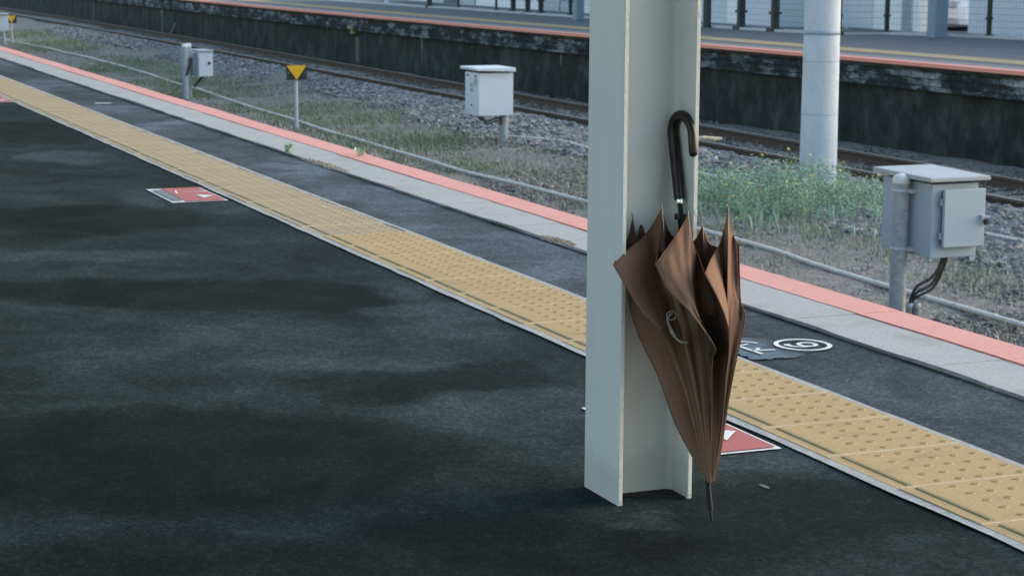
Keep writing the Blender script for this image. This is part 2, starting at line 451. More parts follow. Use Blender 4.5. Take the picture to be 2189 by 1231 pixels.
# ------------------------------------------------------------------ mesh helpers
class MB:
    def __init__(s):
        s.v, s.f, s.m, s.sm = [], [], [], []

    def add(s, verts, faces, mi=0, smooth=False):
        o = len(s.v)
        s.v += [tuple(v) for v in verts]
        for f in faces:
            s.f.append([o + i for i in f])
            s.m.append(mi)
            s.sm.append(smooth)

    def box(s, a, b, mi=0):
        x0, y0, z0 = a
        x1, y1, z1 = b
        s.add([(x0, y0, z0), (x1, y0, z0), (x1, y1, z0), (x0, y1, z0), (x0, y0, z1), (x1, y0, z1), (x1, y1, z1), (x0, y1, z1)],
              [(3, 2, 1, 0), (4, 5, 6, 7), (0, 1, 5, 4), (1, 2, 6, 5), (2, 3, 7, 6), (3, 0, 4, 7)], mi)

    def quad(s, pts, mi=0):
        s.add(pts, [tuple(range(len(pts)))], mi)

    def tube(s, pts, rad, n=10, mi=0, cap=True, smooth=True):
        pts = [Vector(p) for p in pts]
        if not hasattr(rad, '__len__'):
            rad = [rad] * len(pts)
        vs, fs = [], []
        t0 = (pts[1] - pts[0]).normalized()
        ref = Vector((0, 0, 1)) if abs(t0.z) < 0.9 else Vector((1, 0, 0))
        nrm = t0.cross(ref).normalized()
        for i, p in enumerate(pts):
            t = (pts[min(i + 1, len(pts) - 1)] - pts[max(i - 1, 0)]).normalized()
            nrm = (nrm - t * nrm.dot(t)).normalized()
            bn = t.cross(nrm)
            for k in range(n):
                a = 2 * math.pi * k / n
                vs.append(p + (nrm * math.cos(a) + bn * math.sin(a)) * rad[i])
        for i in range(len(pts) - 1):
            for k in range(n):
                a, b = i * n + k, i * n + (k + 1) % n
                fs.append((a, b, b + n, a + n))
        s.add(vs, fs, mi, smooth)
        if cap:
            o = len(pts) - 1
            s.add(vs[:n], [tuple(reversed(range(n)))], mi)
            s.add(vs[o * n:], [tuple(range(n))], mi)

    def lathe(s, prof, c=(0, 0, 0), n=20, mi=0, smooth=True):
        """prof: list of (radius, z)"""
        vs = []
        for r, z in prof:
            for k in range(n):
                a = 2 * math.pi * k / n
                vs.append((c[0] + r * math.cos(a), c[1] + r * math.sin(a), c[2] + z))
        fs = []
        for i in range(len(prof) - 1):
            for k in range(n):
                a, b = i * n + k, i * n + (k + 1) % n
                fs.append((a, b, b + n, a + n))
        s.add(vs, fs, mi, smooth)

    def prism(s, poly, z0, z1, mi=0):
        """poly: ccw list of (x, y)"""
        n = len(poly)
        vs = [(x, y, z0) for x, y in poly] + [(x, y, z1) for x, y in poly]
        fs = [tuple(reversed(range(n))), tuple(range(n, 2 * n))]
        fs += [(i, (i + 1) % n, (i + 1) % n + n, i + n) for i in range(n)]
        s.add(vs, fs, mi)

    def build(s, name, mats, parent=None, loc=(0, 0, 0), bevel=0, seg=2):
        me = bpy.data.meshes.new(name)
        me.from_pydata(s.v, [], s.f)
        for k in (mats if isinstance(mats, (list, tuple)) else [mats]):
            me.materials.append(M[k])
        me.polygons.foreach_set("material_index", s.m)
        me.polygons.foreach_set("use_smooth", s.sm)
        me.update()
        o = bpy.data.objects.new(name, me)
        COL.objects.link(o)
        o.location = loc
        if parent is not None:
            o.parent = parent
        if bevel:
            b = o.modifiers.new("bevel", 'BEVEL')
            b.width = bevel
            b.segments = seg
            b.limit_method = 'ANGLE'
            b.angle_limit = math.radians(50)
        return o


def tag(o, label, cat, group=None):
    o["label"] = label
    o["category"] = cat
    if group:
        o["group"] = group
    return o


def thing(name, label, cat, loc=(0, 0, 0), group=None):
    o = bpy.data.objects.new(name, None)
    o.empty_display_size = 0.1
    COL.objects.link(o)
    o.location = loc
    return tag(o, label, cat, group)


def struct(o):
    o["kind"] = "structure"
    return o


def stuff(o, label, cat):
    o["kind"] = "stuff"
    return tag(o, label, cat)


def cr(pts, n):
    """Catmull-Rom through pts, n samples evenly spaced by length"""
    P = np.array(pts, float)
    P = np.vstack([2 * P[0] - P[1], P, 2 * P[-1] - P[-2]])
    out = []
    for i in range(1, len(P) - 2):
        for t in np.linspace(0, 1, 24, endpoint=False):
            a, b, c, d = P[i - 1], P[i], P[i + 1], P[i + 2]
            out.append(0.5 * (2 * b + (c - a) * t + (2 * a - 5 * b + 4 * c - d) * t * t + (3 * b - a - 3 * c + d) * t ** 3))
    out.append(P[-2])
    out = np.array(out)
    L = np.concatenate([[0], np.cumsum(np.linalg.norm(np.diff(out, axis=0), axis=1))])
    s = np.linspace(0, L[-1], n)
    return np.stack([np.interp(s, L, out[:, k]) for k in range(out.shape[1])], 1)


def vnoise(x, y, f, seed=0):
    """smooth value noise 0..1 for numpy arrays"""
    x = np.asarray(x, float) * f + 37.7 * seed
    y = np.asarray(y, float) * f + 11.3 * seed
    xi, yi = np.floor(x), np.floor(y)
    fx, fy = x - xi, y - yi
    fx, fy = fx * fx * (3 - 2 * fx), fy * fy * (3 - 2 * fy)

    def h(a, b):
        v = np.sin(a * 127.1 + b * 311.7 + seed * 17.3) * 43758.5453
        return v - np.floor(v)
    return (h(xi, yi) * (1 - fx) + h(xi + 1, yi) * fx) * (1 - fy) + (h(xi, yi + 1) * (1 - fx) + h(xi + 1, yi + 1) * fx) * fy


def bulk(name, V, F, mats, mi=None, smooth=False):
    """numpy verts (n,3), faces (m,k) -> mesh object"""
    me = bpy.data.meshes.new(name)
    k = F.shape[1]
    me.vertices.add(len(V))
    me.vertices.foreach_set("co", V.astype(np.float32).ravel())
    me.loops.add(F.size)
    me.loops.foreach_set("vertex_index", F.astype(np.int32).ravel())
    me.polygons.add(len(F))
    me.polygons.foreach_set("loop_start", np.arange(0, F.size, k, dtype=np.int32))
    me.polygons.foreach_set("loop_total", np.full(len(F), k, dtype=np.int32))
    for q in mats:
        me.materials.append(M[q])
    if mi is not None:
        me.polygons.foreach_set("material_index", mi.astype(np.int32))
    me.polygons.foreach_set("use_smooth", np.full(len(F), smooth, dtype=bool))
    me.update()
    me.validate()
    o = bpy.data.objects.new(name, me)
    COL.objects.link(o)
    return o


# ------------------------------------------------------------------ ground of the track bed
GX = [(-500, -1.42), (2.0, -1.36), (3.7, -1.32), (5.5, -1.31), (7.5, -1.30), (8.8, -1.30), (9.6, -1.285), (10.2, -1.26), (10.7, -1.20),
      (11.15, -1.175), (11.4, -1.20), (12.5, -1.225), (13.0, -1.22), (14.2, -1.27), (15.5, -1.34), (600, -1.45)]


def gz(x):
    return np.interp(x, [a for a, _ in GX], [b for _, b in GX])


xs = [-500, -100, -20, 2.0, 3.6] + list(np.arange(3.9, 14.4, 0.22)) + [15.5, 40, 150, 600]
ys = [-500, -100, -20, 0, 3] + list(np.arange(5, 40, 0.3)) + list(np.arange(40, 90, 1.0)) + [120, 250, 800]
gx, gy = np.meshgrid(xs, ys, indexing='ij')
gzv = gz(gx) + (vnoise(gx, gy, 2.3, 1) - 0.5) * 0.045 + (vnoise(gx, gy, 0.6, 2) - 0.5) * 0.05
V = np.stack([gx, gy, gzv], -1).reshape(-1, 3)
nx, ny = len(xs), len(ys)
idx = np.arange(nx * ny).reshape(nx, ny)
F = np.stack([idx[:-1, :-1], idx[1:, :-1], idx[1:, 1:], idx[:-1, 1:]], -1).reshape(-1, 4)
struct(bulk("ground", V, F, ['earth'], smooth=True))


# ------------------------------------------------------------------ near platform
Y0, Y1 = -12.0, 75.0
E_IN, TAC0, TAC1, SLAB, CORAL, EDGE = -8.0, 2.387, 2.775, 3.217, 3.474, 3.637
b = MB()
b.box((E_IN, Y0, -1.45), (EDGE - 0.06, Y1, -0.16))
struct(b.build("platform_base", ['far_wall']))
# asphalt deck: wavy edge where it meets the tactile strip and the slab
b = MB()
b.quad([(E_IN, Y0, 0), (TAC0, Y0, 0), (TAC0, Y1, 0), (E_IN, Y1, 0)])
b.box((E_IN, Y0, -0.16), (SLAB, Y1, -0.004))
struct(b.build("platform_deck", ['asphalt']))
b = MB()
b.quad([(TAC1, Y0, 0), (SLAB, Y0, 0), (SLAB, Y1, 0), (TAC1, Y1, 0)])
struct(b.build("platform_margin", ['asphalt_edge']))
ypos = np.arange(Y0, Y1, 0.05)
b = MB()
y = Y0
jy = 4.735 - 0.784 * 22
k = 0
while jy < Y1:
    a0, a1 = jy + 0.0025, jy + 0.784 - 0.0025
    wob = 0.004 * math.sin(k * 2.1)
    b.box((SLAB + 0.002, a0, -0.16), (CORAL, a1, 0.003 + 0.0015 * math.sin(k * 1.7)), 0)
    b.box((CORAL, a0, -0.16), (EDGE + wob * 0.5, a1, 0.0035 + 0.0015 * math.sin(k * 1.7)), 1)
    jy += 0.784
    k += 1
b.box((SLAB + 0.002, Y0, -0.161), (EDGE - 0.004, Y1, -0.0035), 2)
L = CORAL + (vnoise(ypos, ypos * 0, 7, 61) - .5) * .007 + (vnoise(ypos, ypos * 0, 1.3, 62) - .5) * .005
n0 = len(ypos)
b.add([(L[i], ypos[i], 0.0062) for i in range(n0)] + [(CORAL + .02, ypos[i], 0.0062) for i in range(n0)],
      [(i, n0 + i, n0 + i + 1, i + 1) for i in range(n0 - 1)], 1)
struct(b.build("platform_edge", ['concrete', 'coral', 'crack'], bevel=0.003))
b = MB()
L = SLAB + .001 + np.maximum(0, vnoise(ypos, ypos * 0, 5, 63) - .45) * .022 + np.maximum(0, vnoise(ypos, ypos * 0, .8, 64) - .5) * .05
b.add([(SLAB - .02, ypos[i], 0.0066) for i in range(n0)] + [(L[i], ypos[i], 0.0066) for i in range(n0)],
      [(i, n0 + i, n0 + i + 1, i + 1) for i in range(n0 - 1)], 0)
struct(b.build("asphalt_lip", ['asphalt_edge']))

# tactile paving ---------------------------------------------------
b = MB()
b.quad([(TAC0, Y0, 0.001), (TAC1, Y0, 0.001), (TAC1, Y1, 0.001), (TAC0, Y1, 0.001)], 4)
ypos = np.arange(Y0, Y1, 0.05)


def ragged(x0, amp, sd):
    return x0 + (vnoise(ypos, ypos * 0 + sd, 9, sd) - 0.5) * amp + (vnoise(ypos, ypos * 0 + sd, 2.1, sd + 3) - 0.5) * amp


for xa, xb, sd in ((2.371, 2.402, 4), (2.758, 2.783, 5)):
    L, Rr = ragged(xa, 0.008, sd), ragged(xb, 0.004, sd + 7)
    n0 = len(ypos)
    b.add([(L[i], ypos[i], 0.0045) for i in range(n0)] + [(Rr[i], ypos[i], 0.0045) for i in range(n0)],
          [(i, n0 + i, n0 + i + 1, i + 1) for i in range(n0 - 1)], 4)
nt = 0
for k in range(-20, 230):
    yj = 3.919 + 0.3 * k
    if yj < -4 or yj > Y1 - 0.5:
        continue
    old = yj > 7.55
    mi = 1 if old else 0
    ox = -0.012 if old else 0.0
    x0, x1 = 2.400, 2.761 + ox
    xm = 2.487
    jw = 0.0022
    dz = 0.0012 * math.sin(k * 2.3)
    jo = jw if (k % 3 != 1 or not old) else 0.0006
    b.box((x0, yj + jo, -0.003), (x1, yj + 0.3 - jo, 0.006 + dz), mi)
    zt = 0.006 + dz
    # bar
    bx0, bx1 = 2.4285, 2.4435
    hb = 0.0028
    ya, yb = yj + 0.014, yj + 0.286
    b.add([(bx0, ya, zt), (bx1, ya, zt), (bx1, yb, zt), (bx0, yb, zt), (bx0 + .003, ya + .003, zt + hb), (bx1 - .003, ya + .003, zt + hb),
           (bx1 - .003, yb - .003, zt + hb), (bx0 + .003, yb - .003, zt + hb)],
          [(4, 5, 6, 7), (0, 1, 5, 4), (1, 2, 6, 5), (2, 3, 7, 6), (3, 0, 4, 7)], 3)
    nseg = 10 if yj < 9 else 6
    for i in range(5):
        for j in range(5):
            cx, cyy = 2.519 + ox + 0.0545 * i, yj + 0.030 + 0.06 * j
            vs = []
            for (rr, zz) in ((0.0108, zt), (0.0080, zt + 0.0019)):
                for q in range(nseg):
                    a = 2 * math.pi * q / nseg
                    vs.append((cx + rr * math.cos(a), cyy + rr * math.sin(a), zz))
            b.add(vs, [(q, (q + 1) % nseg, (q + 1) % nseg + nseg, q + nseg) for q in range(nseg)], mi)
            b.add(vs[nseg:], [tuple(range(nseg))], 2)
# pale joints between the tiles
for k in range(-20, 230):
    yj = 3.919 + 0.3 * k
    if -4 < yj < 30:
        b.box((2.40, yj - 0.0022, 0.0), (2.76, yj + 0.0022, 0.0078), 5)
struct(b.build("tactile_paving", ['tile', 'tile_old', 'tile_dot', 'tile_bar', 'mortar', 'joint']))


# painted floor marks ----------------------------------------------
def stroke(b, pts, w, z, mi):
    """flat ribbon through ground points"""
    pts = [Vector((p[0], p[1])) for p in pts]
    L, Rr = [], []
    for i, p in enumerate(pts):
        t = (pts[min(i + 1, len(pts) - 1)] - pts[max(i - 1, 0)]).normalized()
        nn = Vector((-t.y, t.x)) * (w[i] if hasattr(w, '__len__') else w) * 0.5
        L.append((p.x + nn.x, p.y + nn.y, z))
        Rr.append((p.x - nn.x, p.y - nn.y, z))
    n = len(pts)
    b.add(L + Rr, [(n + i, n + i + 1, i + 1, i) for i in range(n - 1)], mi)


def red_sign(x, y, ln, label):
    t = thing("floor_sign", label, "floor sign", (x, y, 0), "red floor signs along the tactile strip")
    b = MB()
    b.quad([(0, 0, .004), (.262, 0, .004), (.262, ln, .004), (0, ln, .004)], 0)
    b.build("border", ['white_paint'], t)
    b = MB()
    b.quad([(.068, .012, .0065), (.252, .012, .0065), (.252, ln - .012, .0065), (.068, ln - .012, .0065)], 0)
    b.build("red_panel", ['red_film'], t)
    b = MB()
    b.quad([(.012, .05, .0065), (.060, .05, .0065), (.060, ln - .06, .0065), (.012, ln - .06, .0065)], 0)
    b.build("grey_panel", ['grey_film'], t)
    b = MB()
    # white triangle mark outlined on the red, a bar with a dot end above it
    b.quad([(.235, .175, .009), (.17, .10, .009), (.165, .235, .009)], 0)
    b.build("triangle_mark", ['white_paint'], t)
    b = MB()
    stroke(b, [(.135, .36), (.190, .352), (.222, .347), (.244, .343)], [.008, .008, .022, .022], .009, 0)
    b.build("arrow_mark", ['white_paint'], t)
    b = MB()
    stroke(b, [(.092, .30), (.11, .42)], .010, .009, 0)
    b.build("bar_mark", ['white_paint'], t)
    for q in range(5):
        b = MB()
        stroke(b, [(.022, .10 + q * .085), (.048, .13 + q * .085)], .012, .009, 0)
        b.build("small_mark", ['concrete'], t)
    return t


red_sign(2.087, 4.035, .56, "red floor sign with white border and triangle partly hidden behind the column and umbrella")
red_sign(2.085, 9.125, .56, "whole red floor sign with white outline and grey side panel on open dark asphalt")
red_sign(2.125, 15.62, .56, "distant red floor sign cut off at the left edge of the picture")

t = thing("platform_number_sign", "worn blue floor sign with circled white six and the characters for down beside the umbrella", "floor sign", (2.99, 5.1, 0))
b = MB()
bp = [(-.19, -.118), (-.05, -.126), (.03, -.085), (.05, .02), (.03, .14), (-.06, .185), (-.19, .19), (-.19, -.118)]
bq = []
for (xa, ya), (xb, yb) in zip(bp[:-1], bp[1:]):
    for q in range(14):
        u = q / 14
        jj = 0 if q == 0 else .007
        bq.append((xa + (xb - xa) * u + rng.normal(0, jj), ya + (yb - ya) * u + rng.normal(0, jj), .004))
b.quad(bq, 0)
b.build("backing", ['blue_film'], t)
b = MB()
CXc, CYc = 3.0365 - 2.99, 5.112 - 5.1
ring = [(CXc + .0775 * math.cos(a), CYc + .083 * math.sin(a)) for a in np.linspace(0, 2 * math.pi, 49)]
stroke(b, ring, .0145, .0075, 0)
b.build("ring", ['white_paint'], t)
b = MB()
# the digit six lies with its top towards the platform middle (-x)
loop = [(CXc + .014 + .025 * math.cos(a), CYc - .002 + .028 * math.sin(a)) for a in np.linspace(0, 2 * math.pi, 33)]
stroke(b, loop, .013, .0075, 0)
tail = cr([(CXc + .014, CYc - .030), (CXc - .015, CYc - .030), (CXc - .040, CYc - .014), (CXc - .046, CYc + .010), (CXc - .040, CYc + .022)], 18)
stroke(b, tail, [.013] * 12 + [.014, .015, .017, .019, .020, .017], .0078, 0)
b.build("digit", ['white_paint'], t)
b = MB()
stroke(b, [(2.856 - 2.99, 5.032 - 5.1), (2.850 - 2.99, 5.155 - 5.1)], .012, .0075, 0)       # bar
stroke(b, [(2.852 - 2.99, 5.085 - 5.1), (2.922 - 2.99, 5.075 - 5.1)], .011, .0075, 0)       # stem
stroke(b, [(2.872 - 2.99, 5.092 - 5.1), (2.888 - 2.99, 5.112 - 5.1)], .012, .0078, 0)       # dot
stroke(b, cr([(2.850 - 2.99, 5.165 - 5.1), (2.875 - 2.99, 5.172 - 5.1), (2.890 - 2.99, 5.180 - 5.1)], 8), .010, .0075, 0)
stroke(b, cr([(2.838 - 2.99, 5.215 - 5.1), (2.880 - 2.99, 5.222 - 5.1), (2.908 - 2.99, 5.205 - 5.1), (2.922 - 2.99, 5.180 - 5.1)], 14), .010, .0075, 0)
b.build("character", ['white_paint'], t)

# short pale line left on the far part of the margin
b = MB()
stroke(b, [(2.93, 15.33), (2.99, 15.31), (3.05, 15.30)], .055, .004, 0)
tag(b.build("paint_line", ['white_paint']), "short worn white paint line on the dark strip next to the concrete edge", "paint mark")

# dirt drifted over the slab edge
for (x, y, rx, ry, lab) in ((3.225, 10.5, .055, .42, "dry dirt and moss crumbs along the slab joint by the small green weed"),
                            (3.235, 7.37, .045, .16, "small fan of dry dirt on the concrete edge just left of the column")):
    V, F = [], []
    for i in range(420):
        a, r = rng.uniform(0, 6.283), rng.uniform(0, 1) ** 0.6
        px, py = x + rx * r * math.cos(a), y + ry * r * math.sin(a)
        s = rng.uniform(.003, .010) * (1.2 - r * .6)
        h = s * rng.uniform(.4, .9)
        an = rng.uniform(0, 6.283)
        o = len(V)
        V += [(px + s * math.cos(an), py + s * math.sin(an), .005), (px + s * math.cos(an + 2), py + s * math.sin(an + 2), .005),
              (px + s * math.cos(an + 4), py + s * math.sin(an + 4), .005), (px, py, .005 + h)]
        F += [(o, o + 1, o + 3), (o + 1, o + 2, o + 3), (o + 2, o, o + 3)]
    o = bulk("dirt_patch", np.array(V), np.array(F), ['dirt'])
    stuff(o, lab, "dirt")

# a pale flattened leaf on the asphalt
b = MB()
lf = [(-.030, 0), (-.012, .014), (.010, .016), (.030, .004), (.022, -.008), (0, -.012), (-.018, -.009)]
b.prism([(y * 0.55, -x * .7) for x, y in lf][::-1], .0006, .0014)
tag(b.build("fallen_leaf", ['leaf_pale'], loc=(2.146, 3.759, 0)), "pale flattened leaf scrap lying on dark asphalt right of the umbrella tip", "leaf")

# ------------------------------------------------------------------ platform roof above (its shade falls on the inner asphalt)
t = thing("platform_roof", "shed roof over the near platform carried by the steel column", "roof", (1.87, 3.82, 3.3))
RX0, RX1 = -2.1, 2.35
b = MB()
b.box((RX0 - 1.87, -16 - 3.82, .12), (RX1 - 1.87, 60 - 3.82, .18))
b.build("roof_sheet", ['roof'], t)
for q in range(-3, 10):
    b = MB()
    b.box((RX0 - 1.87, q * 6.0 - .06, .0), (RX1 - 1.87, q * 6.0 + .06, .12))
    b.build("roof_beam", ['column'], t)

# ------------------------------------------------------------------ steel column
CX0, CX1, CY0, CY1 = 1.783, 1.956, 3.733, 3.905
cxm, cym = (CX0 + CX1) / 2, (CY0 + CY1) / 2
tf, tw, fr = .0105, .008, .016
t = thing("steel_column", "pale grey green steel H column standing on the asphalt with the umbrella propped in it", "column", (cxm, cym, 0))
hx, hy = (CX1 - CX0) / 2, (CY1 - CY0) / 2
q1 = []


def arc(cx, cy, r, a0, a1, n=5):
    return [(cx + r * math.cos(math.radians(a)), cy + r * math.sin(math.radians(a))) for a in np.linspace(a0, a1, n)]


wy = tw / 2
poly = [(-hx, -hy), (-hx + tf, -hy)]
poly += arc(-hx + tf + fr, -wy - fr, fr, 180, 90)
poly += arc(hx - tf - fr, -wy - fr, fr, 90, 0)
poly += [(hx - tf, -hy), (hx, -hy), (hx, hy), (hx - tf, hy)]
poly += arc(hx - tf - fr, wy + fr, fr, 0, -90)
poly += arc(-hx + tf + fr, wy + fr, fr, 270, 180)
poly += [(-hx + tf, hy), (-hx, hy)]
b = MB()
np_ = len(poly)
lv = [-0.05, 0.02, .06, .3, .6, .9, 1.2, 1.8, 2.6, 3.3]
vs = [(x, y, z) for z in lv for x, y in poly]
fs = []
for i in range(len(lv) - 1):
    for j in range(np_):
        fs.append((i * np_ + j, i * np_ + (j + 1) % np_, (i + 1) * np_ + (j + 1) % np_, (i + 1) * np_ + j))
b.add(vs, fs, 0)
colm = b.build("h_beam", ['column'], t, bevel=.0018)
# paler strips paint in the light caught by the two front flange edges
for sx in (-1, 1):
    b = MB()
    xa = -hx + .0012 if sx < 0 else hx - tf + .0012
    b.box((xa, -hy - .0012, .01), (xa + tf - .0024, -hy + .001, 3.25))
    b.build("flange_lit_strip", ['edge_lit'], t)
# asphalt swell round the foot
for (zz, dz, dx) in ((.612, .005, .003), (.606, .003, .004), (1.02, .003, .003)):
    b = MB()
    b.prism([(hx - tf + dx, -hy - .0030), (hx - .001, -hy - .0032), (hx - .001, -hy + .002), (hx - tf + .004, -hy - .0012)], zz, zz + dz)
    b.build("paint_chip", ['white_paint'], t)
# contact darkness in the gap at the foot of the section, painted black
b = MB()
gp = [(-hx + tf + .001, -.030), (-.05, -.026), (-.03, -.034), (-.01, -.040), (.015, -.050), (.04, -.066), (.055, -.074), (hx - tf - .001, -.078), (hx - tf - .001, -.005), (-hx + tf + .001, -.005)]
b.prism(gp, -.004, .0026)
b.build("foot_contact_shade", ['contact_black'], t)


# ------------------------------------------------------------------ umbrella
T = (1.915, 3.565, 0.0)
umb = thing("umbrella", "brown cloth umbrella standing closed but loose, leaning against the steel column", "umbrella", T)
ap = (0.005, 0.0215, 0.0749)
RB = dict(
    A=[ap, (-.0093, .0675, .1938), (-.0343, .1255, .3319), (-.0704, .1842, .4721), (-.0763, .2343, .5994)],
    B=[ap, (-.0073, .0444, .1986), (-.0223, .0859, .3384), (-.0437, .1254, .4795), (-.0424, .1657, .6237)],
    C=[ap, (.0001, .024, .2025), (-.0044, .0542, .343), (-.0197, .068, .4868), (-.0078, .115, .6147)],
    D=[ap, (.0238, .0258, .2001), (.0471, .0437, .3413), (.0571, .0609, .4835), (.0776, .1014, .6242)],
    E=[ap, (.0382, .0425, .1952), (.0754, .0676, .3349), (.087, .0948, .4571), (.0968, .1335, .5932)],
    H=[ap, (.0326, .0564, .1927), (.0461, .0941, .3321), (.0443, .1231, .4552), (.0491, .1600, .5868)],
    G=[ap, (.0134, .0775, .1897), (.0037, .1276, .3289), (-.0082, .1732, .4505), (-.0095, .2195, .5923)],
    F=[ap, (-.0059, .0822, .1903), (-.0283, .1501, .327), (-.0447, .2209, .4651), (-.0453, .255, .5957)])
FD = dict(
    AB=[ap, (-.0115, .0406, .1507), (-.0268, .0644, .2352), (-.0466, .0875, .3105), (-.0622, .0968, .3607), (-.0853, .0773, .389), (-.1198, .0989, .4272), (-.1464, .1287, .4819), (-.1583, .1511, .5131)],
    BC=[ap, (.0031, .019, .1446), (.004, .0201, .2225), (.0073, .0277, .2986), (.0075, .0235, .3333), (-.0033, -.0056, .3635), (-.0444, .0156, .4257), (-.0676, .0373, .4541), (-.0848, .0542, .4773), (-.0978, .0804, .5219)],
    CD=[ap, (.0139, .0126, .1353), (.0287, .0174, .2113), (.0391, .0223, .2875), (.042, .0197, .3315), (.033, .003, .3739), (.0264, .0024, .4081), (.0087, .0112, .4566), (-.011, .0304, .5044)],
    DE=[ap, (.0151, .0195, .104), (.0291, .0215, .1515), (.0492, .0287, .2366), (.0693, .0356, .3168), (.0939, .0509, .4051), (.0906, .0646, .4421), (.1006, .094, .5493)],
    EH=[ap, (.0309, .0369, .1478), (.0501, .0566, .2405), (.0735, .0741, .3338), (.0831, .1086, .4748), (.081, .1278, .531)],
    HG=[ap, (.0183, .0601, .1436), (.021, .094, .2351), (.0208, .1186, .3293), (.0237, .1480, .4717), (.0157, .1700, .5375)],
    GF=[ap, (-.0004, .0699, .143), (-.0092, .1155, .2331), (-.0153, .1543, .3253), (-.0208, .2138, .4648), (-.0297, .2312, .5224)],
    FA=[ap, (-.0186, .0507, .1263), (-.0476, .0789, .1945), (-.0717, .1155, .2824), (-.0916, .1403, .3372), (-.1022, .1597, .3797), (-.1058, .1853, .4347), (-.0865, .215, .5226)])
NS, NC = 84, 26
RL = {k: cr(v, NS) for k, v in RB.items()}
FL = {k: cr(v, NS) for k, v in FD.items()}
for k in FL:                     # soften the folds a little with a slow waver
    for i in range(NS):
        s = i / (NS - 1)
        w = .0022 * math.sin(9 * s + len(k) + ord(k[0])) * math.sin(math.pi * s)
        FL[k][i] += np.array([w, w * .5, 0])
# the cloth ends in a small gathered cuff round the ferrule
for q, k in enumerate(['A', 'AB', 'B', 'BC', 'C', 'CD', 'D', 'DE', 'E', 'EH', 'H', 'HG', 'G', 'GF', 'F', 'FA']):
    L = RL[k] if len(k) == 1 else FL[k]
    a = math.radians(190 + 22.5 * q)
    for i in range(NS):
        L[i] += np.array([math.cos(a), math.sin(a), 0]) * ((.0068 if len(k) == 1 else .0082) * (1 - i / (NS - 1)) ** 5)
b = MB()
hem = MB()


def sheet(P, Q, sag_out, hemdip, wr, seed, skew=1.0, hsk=1.0):
    """cloth between two lines, bulged by sag_out (towards the camera is -y-ish), wrinkled"""
    vs = np.zeros((NS, NC, 3))
    out = np.array([-.47, -.88, 0.0])
    for i in range(NS):
        s = i / (NS - 1)
        for j in range(NC):
            u = j / (NC - 1)
            p = P[i] * (1 - u) + Q[i] * u
            w = math.sin(math.pi * u)
            wd = np.linalg.norm(Q[i] - P[i])
            w2 = abs(math.sin(math.pi * u ** skew)) ** .75
            p = p + out * (sag_out * w2 * min(1.0, s * 1.6) * min(1, wd * 12))
            wob = (math.sin(u * 5.5 + s * 4 + seed) * .5 + math.sin(u * 11 - s * 7 + seed * 2.3) * .35 + math.sin(u * 3 + s * 15 + seed * 1.7) * .22)
            p = p + out * (wr * wob * w * min(1, wd * 14))
            ple = (abs(math.sin(math.pi * (2 * u + .35 * math.sin(seed)))) - .5) if wr > .002 else 0
            p = p + out * (.0062 * ple * min(1, w * 1.6) * math.sin(math.pi * min(1, s * 1.15)) ** .8 * min(1, wd * 18))
            if wr > .002:
                g = min(1, max(0, (s - .35) / .4))
                cr_ = (math.sin(17 * s + 5 * u + seed) * math.sin(9 * u - 6 * s + seed * 1.3) + .6 * math.sin(31 * s - 13 * u + seed * 2.1) * math.sin(7 * u + 12 * s))
                p = p + out * (.0042 * cr_ * g * w * min(1, wd * 14))
            if s > .6:
                wh = math.sin(math.pi * u ** hsk)
                p = p + np.array([0, 0, -hemdip * wh * ((s - .6) / .4) ** 2])
            vs[i, j] = p
    flat = [tuple(v) for v in vs.reshape(-1, 3)]
    fs = [(i * NC + j, i * NC + j + 1, (i + 1) * NC + j + 1, (i + 1) * NC + j) for i in range(NS - 1) for j in range(NC - 1)]
    b.add(flat, fs, 0, True)
    hem.tube([tuple(v) for v in vs[-1]], .0011, 5, 0, True)
    return vs


order = [('A', 'AB', 'B'), ('B', 'BC', 'C'), ('C', 'CD', 'D'), ('D', 'DE', 'E'), ('E', 'EH', 'H'), ('H', 'HG', 'G'), ('G', 'GF', 'F'), ('F', 'FA', 'A')]
SAG = {'AB': (-.085, -.062, 2.4, 2.2), 'BC': (-.066, .006, 2.0, .8), 'CD': (-.092, -.052, .75, 1.8), 'DE': (-.012, .0, 1, 1), 'EH': (0, 0, 1, 1), 'HG': (0, 0, 1, 1), 'GF': (0, 0, 1, 1), 'FA': (0, 0, 1, 1)}
HD = {'AB': (.022, .020), 'BC': (.024, .005), 'CD': (.028, .030), 'DE': (.020, .012), 'EH': (.02, .02), 'HG': (.012, .012), 'GF': (.012, .012), 'FA': (.012, .012)}
for n_, (r0, fd, r1) in enumerate(order):
    front = fd in ('AB', 'BC', 'CD', 'DE')
    s0, s1, k0, k1 = SAG[fd]
    sheet(RL[r0], FL[fd], s0, HD[fd][0], .0070 if front else .001, n_ * 1.9, k0, .7)
    sheet(FL[fd], RL[r1], s1, HD[fd][1], .0070 if front else .001, n_ * 2.7 + 1, k1, 1.9)
can = b.build("canopy", ['canopy', 'inner_shade'], umb)
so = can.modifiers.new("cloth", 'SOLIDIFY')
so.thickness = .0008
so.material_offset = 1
hem.build("hem", ['hem'], can)
for k, L in RL.items():
    tip = L[-1]
    d = (L[-1] - L[-6])
    d = d / np.linalg.norm(d)
    b = MB()
    b.tube([tuple(L[-10] + np.array([0, .001, 0])), tuple(L[-5]), tuple(tip), tuple(tip + d * .009)], [.0013, .0013, .0014, .0010], 6)
    b.build("rib_tip", ['rib'], umb)
# shaft, ferrule, ring
ax0, ax1 = Vector((0.0, 0.0, 0.0)), Vector((.0172, .238, .7664))
axd = (ax1 - ax0).normalized()


def on_axis(z):
    return ax0 + axd * (z / axd.z)


